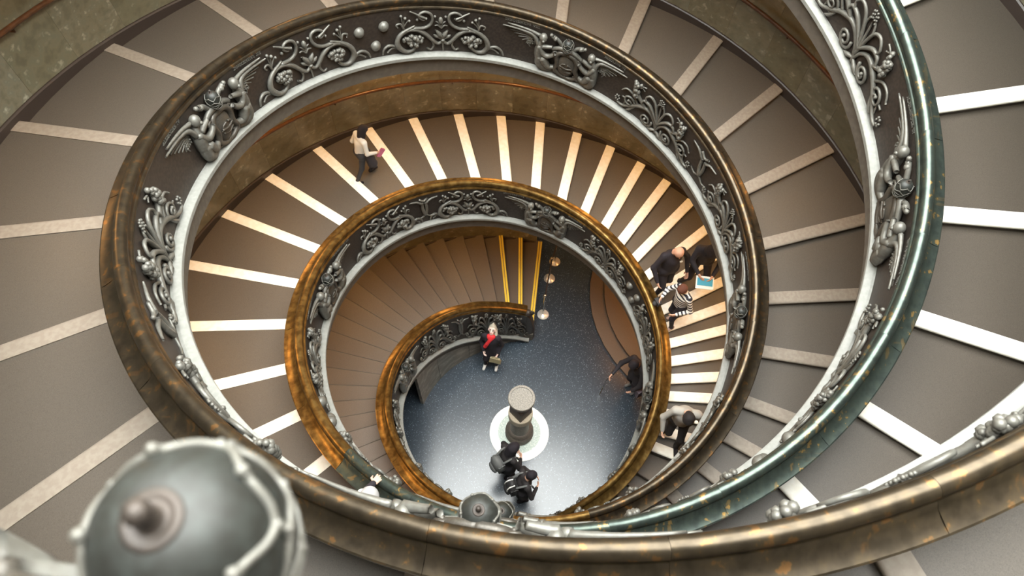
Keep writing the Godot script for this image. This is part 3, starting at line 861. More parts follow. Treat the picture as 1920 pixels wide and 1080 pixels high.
func balustrade(h: int, label: String) -> void:
	var o := base("balustrade", Vector3.ZERO)
	tag(o, label, "balustrade", "bronze balustrades")
	var end := 836.0 if h == 1 else 780.0
	var rail := []
	for k in 13:
		var a := deg_to_rad(215.0 - 20.0 * k)
		rail.append(Vector2(0.02 + 0.055 * cos(a), -0.055 + 0.055 * sin(a)))
	for q in [[0.082, -0.082], [0.105, -0.108], [0.14, -0.128], [0.178, -0.14], [0.21, -0.145], [0.22, -0.15], [0.22, -0.185], [0.13, -0.2], [-0.02, -0.2], [-0.02, -0.16], [-0.042, -0.155], [-0.045, -0.138], [-0.038, -0.125], [-0.028, -0.115]]: rail.append(Vector2(q[0], q[1]))
	var rg := []
	for j in rail.size(): rg.append(1 if j < 17 else j)
	var x := 92.0
	while x < end - 1.0:
		var y := minf(x + (22.0 if x < 400.0 else 16.0), end)
		var st := begin()
		sweep(st, h, x, y - 0.025, 1.5, rail, 0, rg)
		var m: Material = M.bronze_gold if (h == 1 and x < 410.0) or (h == 0 and x < 290.0) else (M.bronze_teal if h == 1 else M.bronze_brown)
		build("handrail", st, m, o)
		var pn := begin()
		for k in [[-0.035, 1], [0.12, 2]]:
			pn.set_smooth_group(k[1])
			for i in 8:
				var a := lerpf(x, y, i / 8.0)
				var b := lerpf(x, y, (i + 1) / 8.0)
				quad(pn, pt(h, a, rb(h, a) + k[0], zled(a) - 0.01), pt(h, b, rb(h, b) + k[0], zled(b) - 0.01), pt(h, b, rb(h, b) + k[0], zrail(b) - 0.15), pt(h, a, rb(h, a) + k[0], zrail(a) - 0.15))
		build("panel", pn, M.bronze_dark, o)
		var bead := begin()
		for k in [[0.126, -0.26, 0.014], [0.13, -0.7, 0.018]]:
			var w := []
			for i in 9:
				var a := lerpf(x, y, i / 8.0)
				w.append(pt(h, a, rb(h, a) + k[0], zrail(a) + k[1]))
			tube(bead, w, k[2], k[2], 5)
		build("moulding", bead, M.bronze_dark, o)
		x = y
	var ld := begin()
	sweep(ld, h, 90.0, end, 2.0, [Vector2(0.0, 0.02), Vector2(-0.06, 0.02), Vector2(-0.12, 0.008), Vector2(-0.13, -0.004), Vector2(-0.13, -0.05), Vector2(-0.115, -0.068), Vector2(-0.07, -0.085), Vector2(0.0, -0.085)], 1, [1, 2, 2, 3, 4, 4, 5, 6])
	build("ledge", ld, M.ledge, o)
	# newel at the foot: the band closes in a rounded end with a rosette
	var nw := begin()
	var prev := []
	for k in 9:
		var f := k / 8.0
		var th := 92.0 - f * 4.6
		var hi := lerpf(zrail(92.0) - 0.1, 0.42, f * f)
		var r := rb(h, th) + 0.035
		var half := 0.095 * sqrt(maxf(0.02, 1.0 - pow(f, 4.0)))
		var row := [pt(h, th, r - half, 0.0), pt(h, th, r - half, hi - 0.04), pt(h, th, r, hi), pt(h, th, r + half, hi - 0.04), pt(h, th, r + half, 0.0)]
		if prev:
			for j in 4:
				nw.set_smooth_group(j + 1)
				quad(nw, prev[j], row[j], row[j + 1], prev[j + 1])
		prev = row
	nw.set_smooth_group(-1)
	quad(nw, prev[0], prev[1], prev[3], prev[4])
	nw.add_vertex(prev[1]); nw.add_vertex(prev[2]); nw.add_vertex(prev[3])
	var newel := build("newel", nw, M.bronze_dark, o)
	var ro := begin()
	ball(ro, pt(h, 91.6, rb(h, 91.6), zrail(92.0) - 0.06), Vector3.ONE * 0.075, 12, 8)
	for k in 9: ball(ro, pt(h, 91.6, rb(h, 91.6), zrail(92.0) - 0.06) + Vector3(cos(k * 0.7), sin(k * 0.7), 0).rotated(Vector3.UP, deg_to_rad(180.0 * h)) * 0.06 + pt(h, 90.0 - 90.0, 0.05, 0), Vector3.ONE * 0.026, 6, 5)
	build("rosette", ro, M.bronze_dark, newel)
	# reliefs: a coat of arms at each quarter, vines between
	var dull: bool = false
	var q := 177.0 if h == 1 else 177.0
	while q < end:
		var names := []
		if q > 440.0 and q < 460.0 and h == 0 or (h == 1 and q > 260.0 and q < 280.0): names = ["INNOCENTIVS  VIII", "NICOLAVS  VI"]
		elif q > 260.0 and q < 700.0: names = ["ALEXANDER  IV", "INNOCENTIVS  XII"]
		var c := q
		if h == 1 and q > 790.0: c = 805.6
		elif h == 0 and absf(q - 537.0) < 1.0: c = 534.0
		elif absf(q - 447.0) < 1.0: c = 446.0 if h == 0 else 447.5
		elif q > 350.0 and q < 360.0: c = 360.0
		arms(h, c, o, M.relief, M.shield, names)
		q += 90.0
	q = 132.0
	while q < end:
		var az := fposmod(q + 180.0 * h, 360.0)
		var mid := q
		if az > 87.0 and az < 177.0 and q > 200.0:
			scroll_panel(h, mid + 16.5, o, M.relief, M.shield)
			scroll_panel(h, mid - 15.5, o, M.relief, M.shield)
			emblem(h, mid + 0.5, o, M.relief, 0 if h == 0 else 1)
		else:
			rinceau_panel(h, mid + 17.0, o, M.relief, M.shield)
			rinceau_panel(h, mid - 16.0, o, M.relief, M.shield)
			emblem(h, mid, o, M.relief, 0 if h == 1 else 1)
		q += 90.0
	rinceau_panel(h, 104.0, o, M.shield, M.shield)

func outer_wall(h: int, side: String) -> void:
	var N0 := 90.0
	var end := 836.0 if h == 1 else 780.0
	var o := Node3D.new()
	o.name = "wall_" + side
	add_child(o)
	tag(o, "", "", "", "structure")
	var x := N0
	var i := 0
	while x < end:
		var y := minf(x + 7.5, end)
		var st := begin()
		for k in 3:
			var a := lerpf(x + 0.012, y - 0.012, k / 3.0)
			var b := lerpf(x + 0.012, y - 0.012, (k + 1) / 3.0)
			var la := maxf(0.0, zt(a) - 0.35)
			var lb := maxf(0.0, zt(b) - 0.35)
			var ta := minf(zt(a + 180.0) - 0.25, zt(a) + 3.3)
			var tb := minf(zt(b + 180.0) - 0.25, zt(b) + 3.3)
			for s in [[0.0, 1], [0.16, 2]]:
				st.set_smooth_group(s[1])
				quad(st, pt(h, a, rw(h, a) + s[0], la), pt(h, b, rw(h, b) + s[0], lb), pt(h, b, rw(h, b) + s[0], tb), pt(h, a, rw(h, a) + s[0], ta))
			st.set_smooth_group(3)
			quad(st, pt(h, a, rw(h, a), ta), pt(h, b, rw(h, b), tb), pt(h, b, rw(h, b) + 0.16, tb), pt(h, a, rw(h, a) + 0.16, ta))
			if k == 0:
				st.set_smooth_group(-1)
				quad(st, pt(h, a, rw(h, a), la), pt(h, a, rw(h, a) + 0.16, la), pt(h, a, rw(h, a) + 0.16, ta), pt(h, a, rw(h, a), ta))
			if k == 2:
				st.set_smooth_group(-1)
				quad(st, pt(h, b, rw(h, b), lb), pt(h, b, rw(h, b) + 0.16, lb), pt(h, b, rw(h, b) + 0.16, tb), pt(h, b, rw(h, b), tb))
		build("marble_slab", st, M.marble[(i * 7 + i / 3) % 3], o)
		x = y
		i += 1
	var sk := begin()
	sweep(sk, h, N0, end, 3.0, [Vector2(0.02, -0.1), Vector2(-0.035, -0.1), Vector2(-0.035, 0.075), Vector2(-0.02, 0.09), Vector2(0.02, 0.09)], 2, [1, 2, 3, 4, 5], true, true)
	var b_ := build("baseboard_" + side, sk, M.skirt)
	tag(b_, "", "", "", "structure")
	var hr := base("wall_handrail", Vector3.ZERO)
	tag(hr, "round brown handrail on the marble wall of the ramp with %s nosings" % ("white" if h == 1 else "dull grey"), "handrail", "wall handrails")
	var w := []
	var th := 112.0
	while th < end:
		w.append(pt(h, th, rw(h, th) - 0.09, zt(th) + 0.9))
		th += 3.0
	var t := begin()
	tube(t, w, 0.03, 0.03, 8)
	build("rail", t, M.rail_wood, hr)
	th = 122.0
	while th < end:
		var br := begin()
		tube(br, [pt(h, th, rw(h, th) - 0.09, zt(th) + 0.88), pt(h, th, rw(h, th) - 0.07, zt(th) + 0.82), pt(h, th, rw(h, th) + 0.01, zt(th) + 0.81)], 0.012, 0.014, 6)
		build("bracket", br, M.rail_wood, hr)
		th += 24.0

func wall_lamp(h: int, th: float, energy: float) -> void:
	var at := pt(h, th, rw(h, th) - 0.02, zt(th) + 2.05)
	var o := base("wall_lamp", at, deg_to_rad(th + 180.0 * h))
	tag(o, "small warm bowl lamp high on the marble wall of the %s ramp" % ("white-nosed" if h == 1 else "grey-nosed"), "lamp", "wall lamps")
	var st := begin()
	lathe(st, Vector3(-0.1, 0, 0), [Vector2(0.0, -0.07), Vector2(0.05, -0.06), Vector2(0.08, -0.03), Vector2(0.09, 0.0), Vector2(0.08, 0.0), Vector2(0.0, -0.05)], 16, 0)
	build("bowl", st, M.lamp, o)
	var a := begin()
	box(a, Vector3(-0.02, -0.02, 0), Vector3(0.06, 0.05, 0.05))
	build("arm", a, M.rail_wood, o)
	var l := OmniLight3D.new()
	l.light_color = Color(1.0, 0.77, 0.48)
	l.light_energy = energy
	l.light_size = 0.06
	l.omni_range = 14.0
	l.omni_attenuation = 2.0
	l.shadow_enabled = true
	o.add_child(l)
	l.position = Vector3(-0.24, -0.12, 0)

func ring_slab(called: String, r0: float, r1: float, y0: float, y1: float, m: Material, sides := 64) -> MeshInstance3D:
	var st := begin()
	lathe(st, Vector3.ZERO, [Vector2(r0, y0), Vector2(r1, y0), Vector2(r1, y1), Vector2(r0, y1), Vector2(r0, y0)], sides, -1)
	return build(called, st, m)

func _ready() -> void:
	# ---- camera, sky, exposure
	var cam := Camera3D.new()
	add_child(cam)
	var pi_ := deg_to_rad(-60.5859)
	var ya := deg_to_rad(-3.46025)
	var ro := deg_to_rad(1.48773)
	var fw := Vector3(sin(ya) * cos(pi_), sin(pi_), -cos(ya) * cos(pi_))
	var rt := fw.cross(Vector3.UP).normalized()
	var up := rt.cross(fw)
	var r2 := rt * cos(ro) + up * sin(ro)
	var u2 := -rt * sin(ro) + up * cos(ro)
	cam.transform = Transform3D(Basis(r2, u2, -fw), Vector3(0, 14.19, 4.579))
	cam.near = 0.05
	cam.far = 100.0
	var lens := CameraAttributesPhysical.new()
	lens.frustum_focal_length = 29.5
	lens.frustum_focus_distance = 9.0
	lens.exposure_aperture = 3.2
	lens.frustum_near = 0.05
	lens.frustum_far = 100.0
	cam.attributes = lens
	cam.fov = rad_to_deg(2.0 * atan(540.0 / 1327.465))
	cam.current = true
	var we := WorldEnvironment.new()
	var env := Environment.new()
	env.background_mode = Environment.BG_SKY
	var sky := Sky.new()
	var sm := ProceduralSkyMaterial.new()
	sm.sky_top_color = srgb(233, 236, 233)
	sm.sky_horizon_color = srgb(233, 236, 233)
	sm.ground_bottom_color = srgb(120, 116, 110)
	sm.ground_horizon_color = srgb(180, 178, 172)
	sm.sun_angle_max = 0.0
	sky.sky_material = sm
	env.sky = sky
	env.background_energy_multiplier = 26.0
	env.tonemap_mode = Environment.TONE_MAPPER_LINEAR
	env.tonemap_exposure = 1.0
	env.sdfgi_enabled = true
	env.ssao_enabled = true
	env.ssil_enabled = true
	we.environment = env
	add_child(we)
	materials()

	# ---- shell
	var fl := begin()
	lathe(fl, Vector3.ZERO, [Vector2(0.0, 0.0), Vector2(8.6, 0.0), Vector2(8.6, -0.3), Vector2(0.0, -0.3)], 72, -1)
	tag(build("floor", fl, M.terrazzo), "", "", "", "structure")
	tag(ring_slab("wall_drum", 8.3, 8.6, 0.0, 18.0, M.plaster), "", "", "", "structure")
	tag(ring_slab("ceiling", 5.6, 8.6, 18.0, 18.3, M.plaster), "", "", "", "structure")
	var sl := Node3D.new()
	sl.name = "window_1"
	add_child(sl)
	tag(sl, "", "", "", "structure")
	for k in 8:
		var rib := begin()
		box(rib, Vector3(0, 18.6, 0), Vector3(0.08, 0.12, 11.4), Basis(Vector3.UP, PI * k / 8.0))
		build("rib", rib, M.plaster, sl)

	# ---- ramps, balustrades, walls
	ramp(0, "spiral stepped ramp of brown-grey treads with dull grey nosings, yellow strips at its foot")
	ramp(1, "spiral stepped ramp of brown-grey treads with bright white nosings")
	balustrade(0, "dark bronze balustrade with brown rail, ending at the foot beside the yellow-striped steps")
	balustrade(1, "dark bronze balustrade whose rail turns from gold to teal, along the white nosings")
	outer_wall(0, "outer")
	outer_wall(1, "inner")
	for k in 8: wall_lamp(1, 186.0 + 29.0 * k, 1.25)
	for k in 5: wall_lamp(0, 112.0 + 32.0 * k, 1.2)
	for k in 4: wall_lamp(0, 390.0 + 50.0 * k, 1.0)

	var pl := base("added_pendant_lamp", pt(1, 228.0, 4.2, 2.3))  # added lamp, out of view, put here to warm the floor under the ramp
	tag(pl, "added round warm lamp hanging unseen below the ramp over the low floor steps", "lamp")
	var gl := begin()
	ball(gl, Vector3.ZERO, Vector3.ONE * 0.11, 14, 10)
	build("globe", gl, M.lamp, pl)
	var pr := begin()
	tube(pr, [Vector3(0, 0.1, 0), Vector3(0, zt(228.0) - 0.3 - 2.3, 0)], 0.01, 0.01, 6)
	build("rod", pr, M.rail_wood, pl)
	var po := OmniLight3D.new()
	po.light_color = Color(1.0, 0.7, 0.4)
	po.light_energy = 2.6
	po.light_size = 0.1
	po.omni_range = 14.0
	po.omni_attenuation = 2.0
	po.shadow_enabled = true
	pl.add_child(po)

	# ---- floor inlay and column
	var md := base("floor_medallion", Vector3(-0.05, 0, -0.01))
	tag(md, "round inlay of veined green marble with a white border under the stone column", "floor inlay")
	var g1 := begin()
	lathe(g1, Vector3.ZERO, [Vector2(0.44, 0.0), Vector2(0.44, 0.012), Vector2(0.605, 0.012), Vector2(0.61, 0.008), Vector2(0.61, 0.0)], 72, -1)
	build("white_border", g1, M.white_marble, md)
	var g2 := begin()
	lathe(g2, Vector3.ZERO, [Vector2(0.0, 0.01), Vector2(0.44, 0.01), Vector2(0.44, 0.0)], 72, -1)
	build("green_disc", g2, M.green_marble, md)
	var co := base("stone_column", Vector3(-0.05, 0.012, -0.01))
	tag(co, "short grey stone column with a round dished top standing on the white-rimmed inlay", "column")
	var bs := begin()
	lathe(bs, Vector3.ZERO, [Vector2(0.0, 0.0), Vector2(0.285, 0.0), Vector2(0.29, 0.02), Vector2(0.29, 0.1), Vector2(0.27, 0.13), Vector2(0.285, 0.17), Vector2(0.265, 0.22), Vector2(0.235, 0.24), Vector2(0.245, 0.28), Vector2(0.225, 0.32), Vector2(0.2, 0.34), Vector2(0.0, 0.34)], 40, 0)
	build("base", bs, M.stone_dark, co)
	var sh := begin()
	lathe(sh, Vector3.ZERO, [Vector2(0.19, 0.33), Vector2(0.185, 0.7), Vector2(0.185, 1.0)], 40, 0)
	build("shaft", sh, M.stone, co)
	var dr := begin()
	lathe(dr, Vector3.ZERO, [Vector2(0.18, 0.98), Vector2(0.225, 1.0), Vector2(0.235, 1.03), Vector2(0.235, 1.2), Vector2(0.225, 1.22), Vector2(0.1, 1.22)], 40, -1)
	build("drum", dr, M.stone_pale, co)
	var bl := begin()
	box(bl, Vector3(0, 1.42, 0), Vector3(0.3, 0.4, 0.3), Basis(Vector3.UP, PI / 4 + 0.06))
	build("block", bl, M.stone_dark, co)
	var cp := begin()
	lathe(cp, Vector3.ZERO, [Vector2(0.12, 1.6), Vector2(0.16, 1.66), Vector2(0.15, 1.72), Vector2(0.2, 1.78), Vector2(0.235, 1.86), Vector2(0.245, 1.9), Vector2(0.24, 1.95)], 40, 0)
	build("capital", cp, M.stone, co)
	var tp := begin()
	lathe(tp, Vector3.ZERO, [Vector2(0.24, 1.93), Vector2(0.25, 1.95), Vector2(0.25, 1.985), Vector2(0.24, 2.0), Vector2(0.205, 2.0), Vector2(0.2, 1.985), Vector2(0.0, 1.98)], 48, -1)
	build("dished_top", tp, M.stone, co)

	# ---- barrier posts at the foot of the steps
	var posts := [["chrome barrier post beside the lowest yellow-striped step, by the end of the balustrade", 0.27, -2.78], ["chrome barrier post halfway along the yellow-striped step", 0.36, -3.73], ["chrome barrier post at the wall end of the yellow-striped step", 0.46, -4.2]]
	for q in posts:
		var b := base("barrier_post", Vector3(q[1], 0, q[2]))
		tag(b, q[0], "barrier post", "barrier posts at the stair foot")
		var d1 := begin()
		lathe(d1, Vector3.ZERO, [Vector2(0.0, 0.0), Vector2(0.125, 0.0), Vector2(0.13, 0.01), Vector2(0.125, 0.022), Vector2(0.05, 0.035), Vector2(0.03, 0.05), Vector2(0.0, 0.05)], 28, 0)
		build("base", d1, M.satin, b)
		var d2 := begin()
		lathe(d2, Vector3.ZERO, [Vector2(0.02, 0.04), Vector2(0.02, 0.86)], 12, 0)
		build("pole", d2, M.chrome, b)
		var d3 := begin()
		lathe(d3, Vector3.ZERO, [Vector2(0.02, 0.85), Vector2(0.033, 0.86), Vector2(0.036, 0.9), Vector2(0.028, 0.925), Vector2(0.0, 0.93)], 14, 0)
		build("cap", d3, M.chrome, b)
	for k in 2:
		var st := begin()
		var a := Vector3(posts[k][1], 0.84, posts[k][2])
		var b := Vector3(posts[k + 1][1], 0.84, posts[k + 1][2])
		var w := []
		for i in 9: w.append(a.lerp(b, i / 8.0) - Vector3(0, 0.12 * sin(PI * i / 8.0), 0))
		tube(st, w, 0.014, 0.014, 6)
		tag(build("barrier_rope", st, M.rope), "dark rope sagging between the chrome barrier posts %s" % ("near the balustrade end" if k == 0 else "near the wall"), "rope", "barrier ropes")
	# low curved steps on the far floor
	var cst := base("curved_steps", Vector3.ZERO)
	tag(cst, "low pair of rounded floor steps in the warm shade under the ramp", "steps")
	for k in 2:
		var st := begin()
		var rr := 2.9 - 0.32 * k
		var cx := Vector3(4.2, 0, -3.5)
		var y1 := 0.07 + 0.07 * k
		for i in 16:
			var a := PI * (0.62 + 0.72 * i / 16.0)
			var b := PI * (0.62 + 0.72 * (i + 1) / 16.0)
			var pa := cx + Vector3(rr * cos(a), 0, -rr * sin(a))
			var pb := cx + Vector3(rr * cos(b), 0, -rr * sin(b))
			st.set_smooth_group(1)
			quad(st, pa, pb, pb + Vector3(0, y1, 0), pa + Vector3(0, y1, 0))
			st.set_smooth_group(2)
			st.add_vertex(cx + Vector3(0, y1, 0)); st.add_vertex(pa + Vector3(0, y1, 0)); st.add_vertex(pb + Vector3(0, y1, 0))
		build("step", st, M.tread_low, cst)

	people()

func lift(x: float) -> float:
	return 0.13 * (1.0 if x < 200.0 else clampf((225.0 - x) / 25.0, 0.0, 1.0))

func on_ramp(th: float, off: float) -> Vector3:   # a point standing on the white-nosed ramp
	var N := nosings(1)
	var y := zt(th)
	for i in N.size() - 1:
		if th >= N[i] and th < N[i + 1]:
			var za: float = zt(N[i]) + lift(N[i])
			var zb: float = zt(N[i + 1]) + lift(N[i + 1])
			y = lerpf(za, zb - minf(zb - za, 0.095), (th - N[i]) / (N[i + 1] - N[i]))
	return pt(1, th, rb(1, th) + off, y)

func people() -> void:
	var skin := Color(0.55, 0.32, 0.22)
	var blk := Color(0.012, 0.011, 0.012)
	var coal := Color(0.025, 0.023, 0.024)
	# walker in a white jumper
	var o := person(on_ramp(316.5, 1.36), Vector2(0.75, -0.66), 1.22, {"top": Color(0.62, 0.6, 0.56), "legs": Color(0.03, 0.03, 0.035), "shoe": blk, "skin": skin, "hair": blk}, {"lean": 0.2, "nod": 0.35, "hair": "long", "legs": [[Vector3(0, 0.0, -0.3)], [Vector3(0, 0.0, 0.22)]], "hip": 0.9, "arms": [[Vector3(-0.26, 1.1, -0.02), Vector3(-0.24, 0.98, 0.2)], [Vector3(0.27, 1.12, -0.1), Vector3(0.27, 0.92, 0.08)]]})
	tag(o, "person with long dark hair in a white jumper and dark trousers walking the ramp", "person")
	part_mesh(o, "jacket", [[Vector3(-0.17, 0.95, 0.1), Vector3(-0.2, 0.62, 0.16), 0.09, 0.12, coal], [Vector3(0.0, 0.93, 0.16), Vector3(-0.05, 0.6, 0.22), 0.07, 0.09, coal]]).scale = Vector3.ONE * float(o.get_meta("size"))
	var st := begin()
	box(st, o.transform * (o.get_meta("hand_0") + Vector3(0, -0.03, 0.03)), Vector3(0.035, 0.16, 0.075), o.basis * Basis(Vector3.RIGHT, 0.8))
	tag(build("pink_case", st, M.pink), "small pink case in the hand of the walker in white", "case")
	# bald man in black
	o = person(on_ramp(220.0, 0.58), Vector2(0.4, 0.9), 1.62, {"top": blk, "legs": Color(0.016, 0.015, 0.016), "shoe": blk, "skin": Color(0.5, 0.27, 0.18)}, {"fat": 1.18, "lean": 0.03, "nod": 0.55, "arms": [[Vector3(-0.34, 1.12, 0.02), Vector3(-0.3, 0.88, 0.2)], [Vector3(0.34, 1.12, 0.0), Vector3(0.32, 0.86, 0.16)]], "legs": [[Vector3(-0.02, 0, 0.1)], [Vector3(0.02, 0, -0.1)]]})
	tag(o, "bald person in a black jacket coming down the ramp with arms hanging", "person")
	var ch: Vector3 = o.get_meta("chest")
	st = begin()
	box(st, ch + Vector3(0.1, 0.03, 0.135), Vector3(0.045, 0.03, 0.02))
	build("chest_badge", st, M.white_cloth, o)
	# person with the blue book by the wall
	o = person(on_ramp(216.8, 1.27), Vector2(-0.05, 1.0), 1.68, {"top": Color(0.02, 0.019, 0.02), "legs": blk, "shoe": Color(0.07, 0.07, 0.075), "skin": skin, "hair": blk}, {"lean": 0.26, "nod": 0.6, "hair": "hood", "hip": 0.9, "legs": [[Vector3(-0.16, 0, 0.06)], [Vector3(0.14, 0, -0.1)]], "arms": [[Vector3(-0.25, 1.12, 0.08), Vector3(-0.12, 1.04, 0.28)], [Vector3(0.25, 1.12, 0.08), Vector3(0.14, 1.02, 0.28)]]})
	tag(o, "stooping person in black with a hood, reading beside the outer wall", "person")
	var bk := base("book", o.transform * ((o.get_meta("hand_0") + o.get_meta("hand_1")) * 0.5 + Vector3(0, -0.045, 0.05)), o.rotation.y)
	bk.rotation.x = 0.35
	tag(bk, "flat pale book with a blue cover held by the stooping person", "book")
	st = begin()
	box(st, Vector3.ZERO, Vector3(0.3, 0.025, 0.22))
	build("pages", st, M.white_cloth, bk)
	st = begin()
	box(st, Vector3(0, 0.016, -0.01), Vector3(0.26, 0.008, 0.13))
	build("blue_cover", st, M.blue, bk)
	# striped jumper
	o = person(on_ramp(208.2, 0.54), Vector2(-0.85, 0.5), 1.42, {"top": Color(0.7, 0.7, 0.68, 0.5), "stripes": 1, "legs": blk, "shoe": Color(0.4, 0.28, 0.24), "skin": skin, "hair": Color(0.1, 0.035, 0.016)}, {"fat": 1.1, "lean": 0.1, "nod": 0.35, "hair": "short", "legs": [[Vector3(-0.02, 0, -0.1)], [Vector3(0.02, 0, 0.12)]], "arms": [[Vector3(-0.3, 1.18, 0.14), Vector3(-0.22, 1.12, 0.32)], [Vector3(0.3, 1.06, -0.04), Vector3(0.2, 0.95, 0.2)]]})
	tag(o, "person with red-brown hair in a black and white striped jumper", "person")
	st = begin()
	box(st, o.transform * (o.get_meta("hand_0") + Vector3(0, -0.05, 0.03)), Vector3(0.13, 0.09, 0.07), o.basis)
	ball(st, o.transform * (o.get_meta("hand_0") + Vector3(0, -0.05, 0.09)), Vector3(0.04, 0.04, 0.05), 10, 8)
	tag(build("camera", st, M.black), "small black camera held out by the person in stripes", "camera")
	# man in grey
	o = person(on_ramp(169.6, 0.45), Vector2(-0.12, 0.99), 1.75, {"top": Color(0.34, 0.32, 0.29), "legs": Color(0.02, 0.018, 0.018), "shoe": blk, "skin": skin, "hair": Color(0.014, 0.011, 0.01)}, {"fat": 1.1, "lean": 0.16, "nod": 0.7, "hip": 0.9, "legs": [[Vector3(-0.03, 0.05, -0.12)], [Vector3(0.03, -0.02, 0.22)]], "arms": [[Vector3(-0.31, 1.12, 0.04), Vector3(-0.27, 0.9, 0.18)], [Vector3(0.33, 1.12, 0.04), Vector3(0.27, 0.9, 0.18)]]})
	tag(o, "dark-haired person in a light grey jumper stepping down, head bowed", "person")
	# woman with the red scarf
	o = person(Vector3(-0.77, 0, -1.54), Vector2(-0.15, 0.99), 1.46, {"top": blk, "legs": blk, "shoe": Color(0.6, 0.58, 0.54), "skin": Color(0.68, 0.5, 0.42), "hair": Color(0.36, 0.31, 0.24)}, {"lean": -0.06, "nod": -0.75, "coat": 0.3, "hair": "bun", "legs": [[Vector3(-0.04, 0, 0.14)], [Vector3(0.06, 0, 0.1)]], "arms": [[Vector3(-0.25, 1.08, 0.02), Vector3(-0.16, 0.92, 0.18)], [Vector3(0.26, 1.08, 0.0), Vector3(0.2, 0.86, 0.14)]]})
	tag(o, "person with fair hair, black coat and red scarf looking up from the floor", "person")
	var nk: Vector3 = o.get_meta("neck")
	var red := Color(0.62, 0.02, 0.025)
	part_mesh(o, "scarf", [[nk + Vector3(-0.04, 0.0, 0.02), nk + Vector3(0.04, 0.0, 0.02), 0.05, 0.05, red], [nk + Vector3(-0.03, -0.02, 0.05), nk + Vector3(0.02, -0.03, 0.05), 0.042, 0.042, red], [nk + Vector3(-0.01, -0.06, 0.08), nk + Vector3(-0.06, -0.18, 0.12), 0.04, 0.036, red], [nk + Vector3(-0.06, -0.18, 0.12), nk + Vector3(-0.1, -0.3, 0.13), 0.036, 0.042, red]])
	st = begin()
	var hg := base("handbag", o.transform * (o.get_meta("hand_1") + Vector3(-0.03, -0.12, 0.04)), o.rotation.y)
	tag(hg, "small straw-coloured handbag held by the person in the red scarf", "bag")
	st = begin()
	hexa(st, [Vector3(-0.125, -0.08, -0.045), Vector3(0.125, -0.08, -0.045), Vector3(0.125, -0.08, 0.045), Vector3(-0.125, -0.08, 0.045), Vector3(-0.1, 0.07, -0.02), Vector3(0.1, 0.07, -0.02), Vector3(0.1, 0.07, 0.02), Vector3(-0.1, 0.07, 0.02)])
	build("pouch", st, M.straw, hg)
	st = begin()
	tube(st, spline([Vector3(-0.07, 0.06, 0), Vector3(-0.05, 0.12, 0), Vector3(0.05, 0.12, 0), Vector3(0.07, 0.06, 0)], 4), 0.008, 0.008, 6)
	build("handle", st, M.straw, hg)
	# two with backpacks by the column
	o = person(Vector3(-0.25, 0, 0.86), Vector2(0.8, -0.6), 1.6, {"top": Color(0.016, 0.015, 0.014), "legs": coal, "shoe": blk, "skin": skin, "hair": blk}, {"fat": 1.12, "lean": 0.15, "nod": 0.4, "coat": 0.25, "hair": "hood", "arms": [[Vector3(-0.3, 1.12, 0.06), Vector3(-0.13, 1.02, 0.2)], [Vector3(0.3, 1.12, 0.06), Vector3(0.13, 1.0, 0.2)]]})
	tag(o, "hooded person in black facing the stone column", "person")
	backpack(o, "dark grey backpack worn by the hooded person at the column", M.grey_cloth, false)
	o = person(Vector3(0.07, 0, 1.3), Vector2(0.92, -0.35), 1.58, {"top": Color(0.016, 0.015, 0.014), "legs": coal, "shoe": blk, "skin": skin, "hair": blk}, {"fat": 1.12, "lean": 0.18, "nod": 0.35, "coat": 0.25, "hair": "cap", "arms": [[Vector3(-0.31, 1.12, 0.04), Vector3(-0.14, 1.05, 0.2)], [Vector3(0.3, 1.1, 0.06), Vector3(0.14, 1.06, 0.22)]]})
	tag(o, "person in a black cap and jacket standing on the bright floor", "person")
	backpack(o, "black backpack with two pale stripes on the person in the cap", M.black, true)
	# dark figure below the ramp
	o = person(Vector3(2.3, 0, -1.2), Vector2(-0.8, 0.5), 1.7, {"top": coal, "legs": blk, "shoe": Color(0.12, 0.12, 0.12), "skin": skin, "hair": blk}, {"lean": 0.3, "nod": 0.4, "coat": 0.3, "hair": "short", "arms": [[Vector3(-0.3, 1.06, 0.16), Vector3(-0.22, 0.92, 0.4)], [Vector3(0.3, 1.05, 0.1), Vector3(0.26, 0.85, 0.22)]]})
	tag(o, "person in dark clothes in the shade below the ramp, leaning on a stick", "person")
	st = begin()
	var hp: Vector3 = o.transform * (o.get_meta("hand_0") + Vector3(0, -0.02, 0.02))
	tube(st, [hp + o.basis * Vector3(0, 0.02, -0.08), hp + Vector3(0, 0.04, 0), hp + o.basis * Vector3(0, -0.1, 0.05), o.transform * Vector3(-0.2, 0.0, 0.72)], 0.012, 0.01, 6)
	tag(build("walking_stick", st, M.chrome), "thin walking stick held by the person in the shade", "stick")
	st = begin()
	box(st, o.transform * Vector3(0.32, 0.72, 0.14), Vector3(0.12, 0.24, 0.26), o.basis)
	tube(st, [o.transform * Vector3(0.32, 0.84, 0.05), o.transform * Vector3(0.24, 1.1, 0.02), o.transform * Vector3(0.16, 1.4, 0.05)], 0.014, 0.014, 5)
	tag(build("shoulder_bag", st, M.purple), "grey-purple shoulder bag at the side of the person in the shade", "bag")
	# person at the teal rail
	var at := on_ramp(428.2, 0.36)
	var dir := Vector2(-at.x, -at.z).normalized()
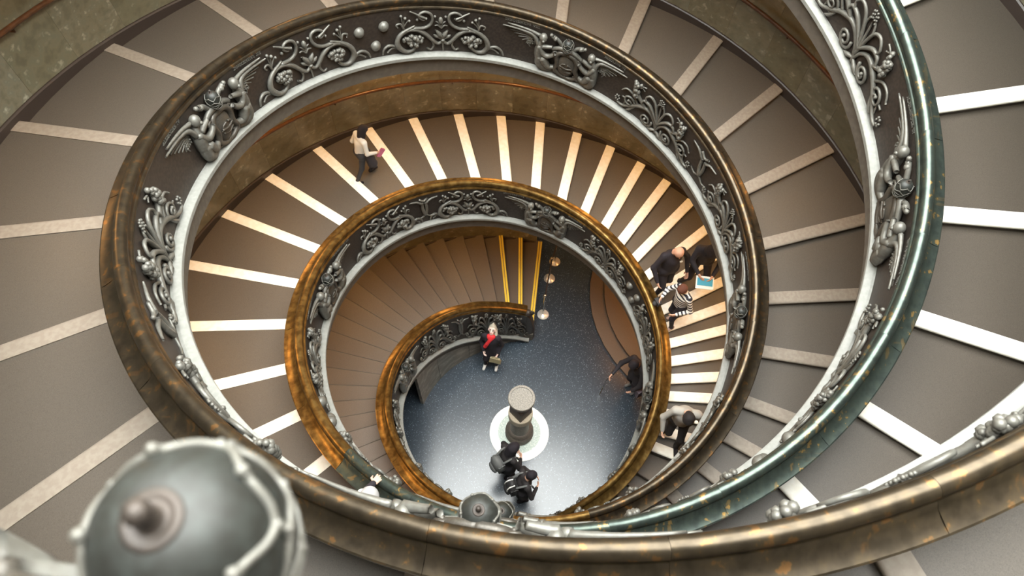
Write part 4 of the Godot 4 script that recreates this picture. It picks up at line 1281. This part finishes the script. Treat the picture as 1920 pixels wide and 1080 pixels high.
	o = person(at, dir, 1.6, {"top": Color(0.2, 0.2, 0.2), "sleeve": blk, "legs": coal, "shoe": blk, "skin": Color(0.52, 0.33, 0.25), "hair": Color(0.3, 0.29, 0.28)}, {"lean": 0.05, "nod": 0.2, "hair": "short", "palm": Vector3(0, -1, 0), "curl": 0.25, "arms": [[Vector3(-0.26, 1.1, -0.05), Vector3(-0.24, 0.9, 0.1)], [Vector3(0.23, 1.1, 0.08), Vector3(0.21, 0.985, 0.29)]]})
	tag(o, "person behind the brown rail with one pale hand laid on the teal rail", "person")
	var cu: Vector3 = o.get_meta("cuff_1")
	part_mesh(o, "lace_cuff", [[cu + Vector3(0, 0.02, -0.04), cu + Vector3(0, 0.0, 0.02), 0.052, 0.054, Color(0.6, 0.59, 0.56)]])

func backpack(o: Node3D, label: String, m: Material, striped: bool) -> void:
	var ch: Vector3 = o.get_meta("chest")
	var b := base("backpack", o.transform * (ch + Vector3(0, -0.06, -0.24)), o.rotation.y)
	tag(b, label, "backpack", "backpacks")
	var st := begin()
	ball(st, Vector3(0, 0, 0), Vector3(0.17, 0.24, 0.11), 14, 10)
	box(st, Vector3(0, -0.03, 0.02), Vector3(0.28, 0.34, 0.14))
	build("pack", st, m, b)
	st = begin()
	ball(st, Vector3(0, -0.07, -0.09), Vector3(0.12, 0.12, 0.06), 12, 8)
	build("pocket", st, m, b)
	for s in [-1.0, 1.0]:
		st = begin()
		tube(st, spline([Vector3(0.1 * s, 0.16, 0.06), Vector3(0.12 * s, 0.24, 0.16), Vector3(0.13 * s, 0.2, 0.32), Vector3(0.14 * s, -0.02, 0.38)], 4), 0.022, 0.018, 6)
		build("strap", st, M.grey_cloth, b)
		if striped:
			st = begin()
			tube(st, spline([Vector3(0.06 * s, 0.22, 0.04), Vector3(0.065 * s, 0.2, -0.06), Vector3(0.07 * s, 0.05, -0.11), Vector3(0.07 * s, -0.18, -0.08)], 4), 0.012, 0.012, 6)
			build("pale_stripe", st, M.white_cloth, b)
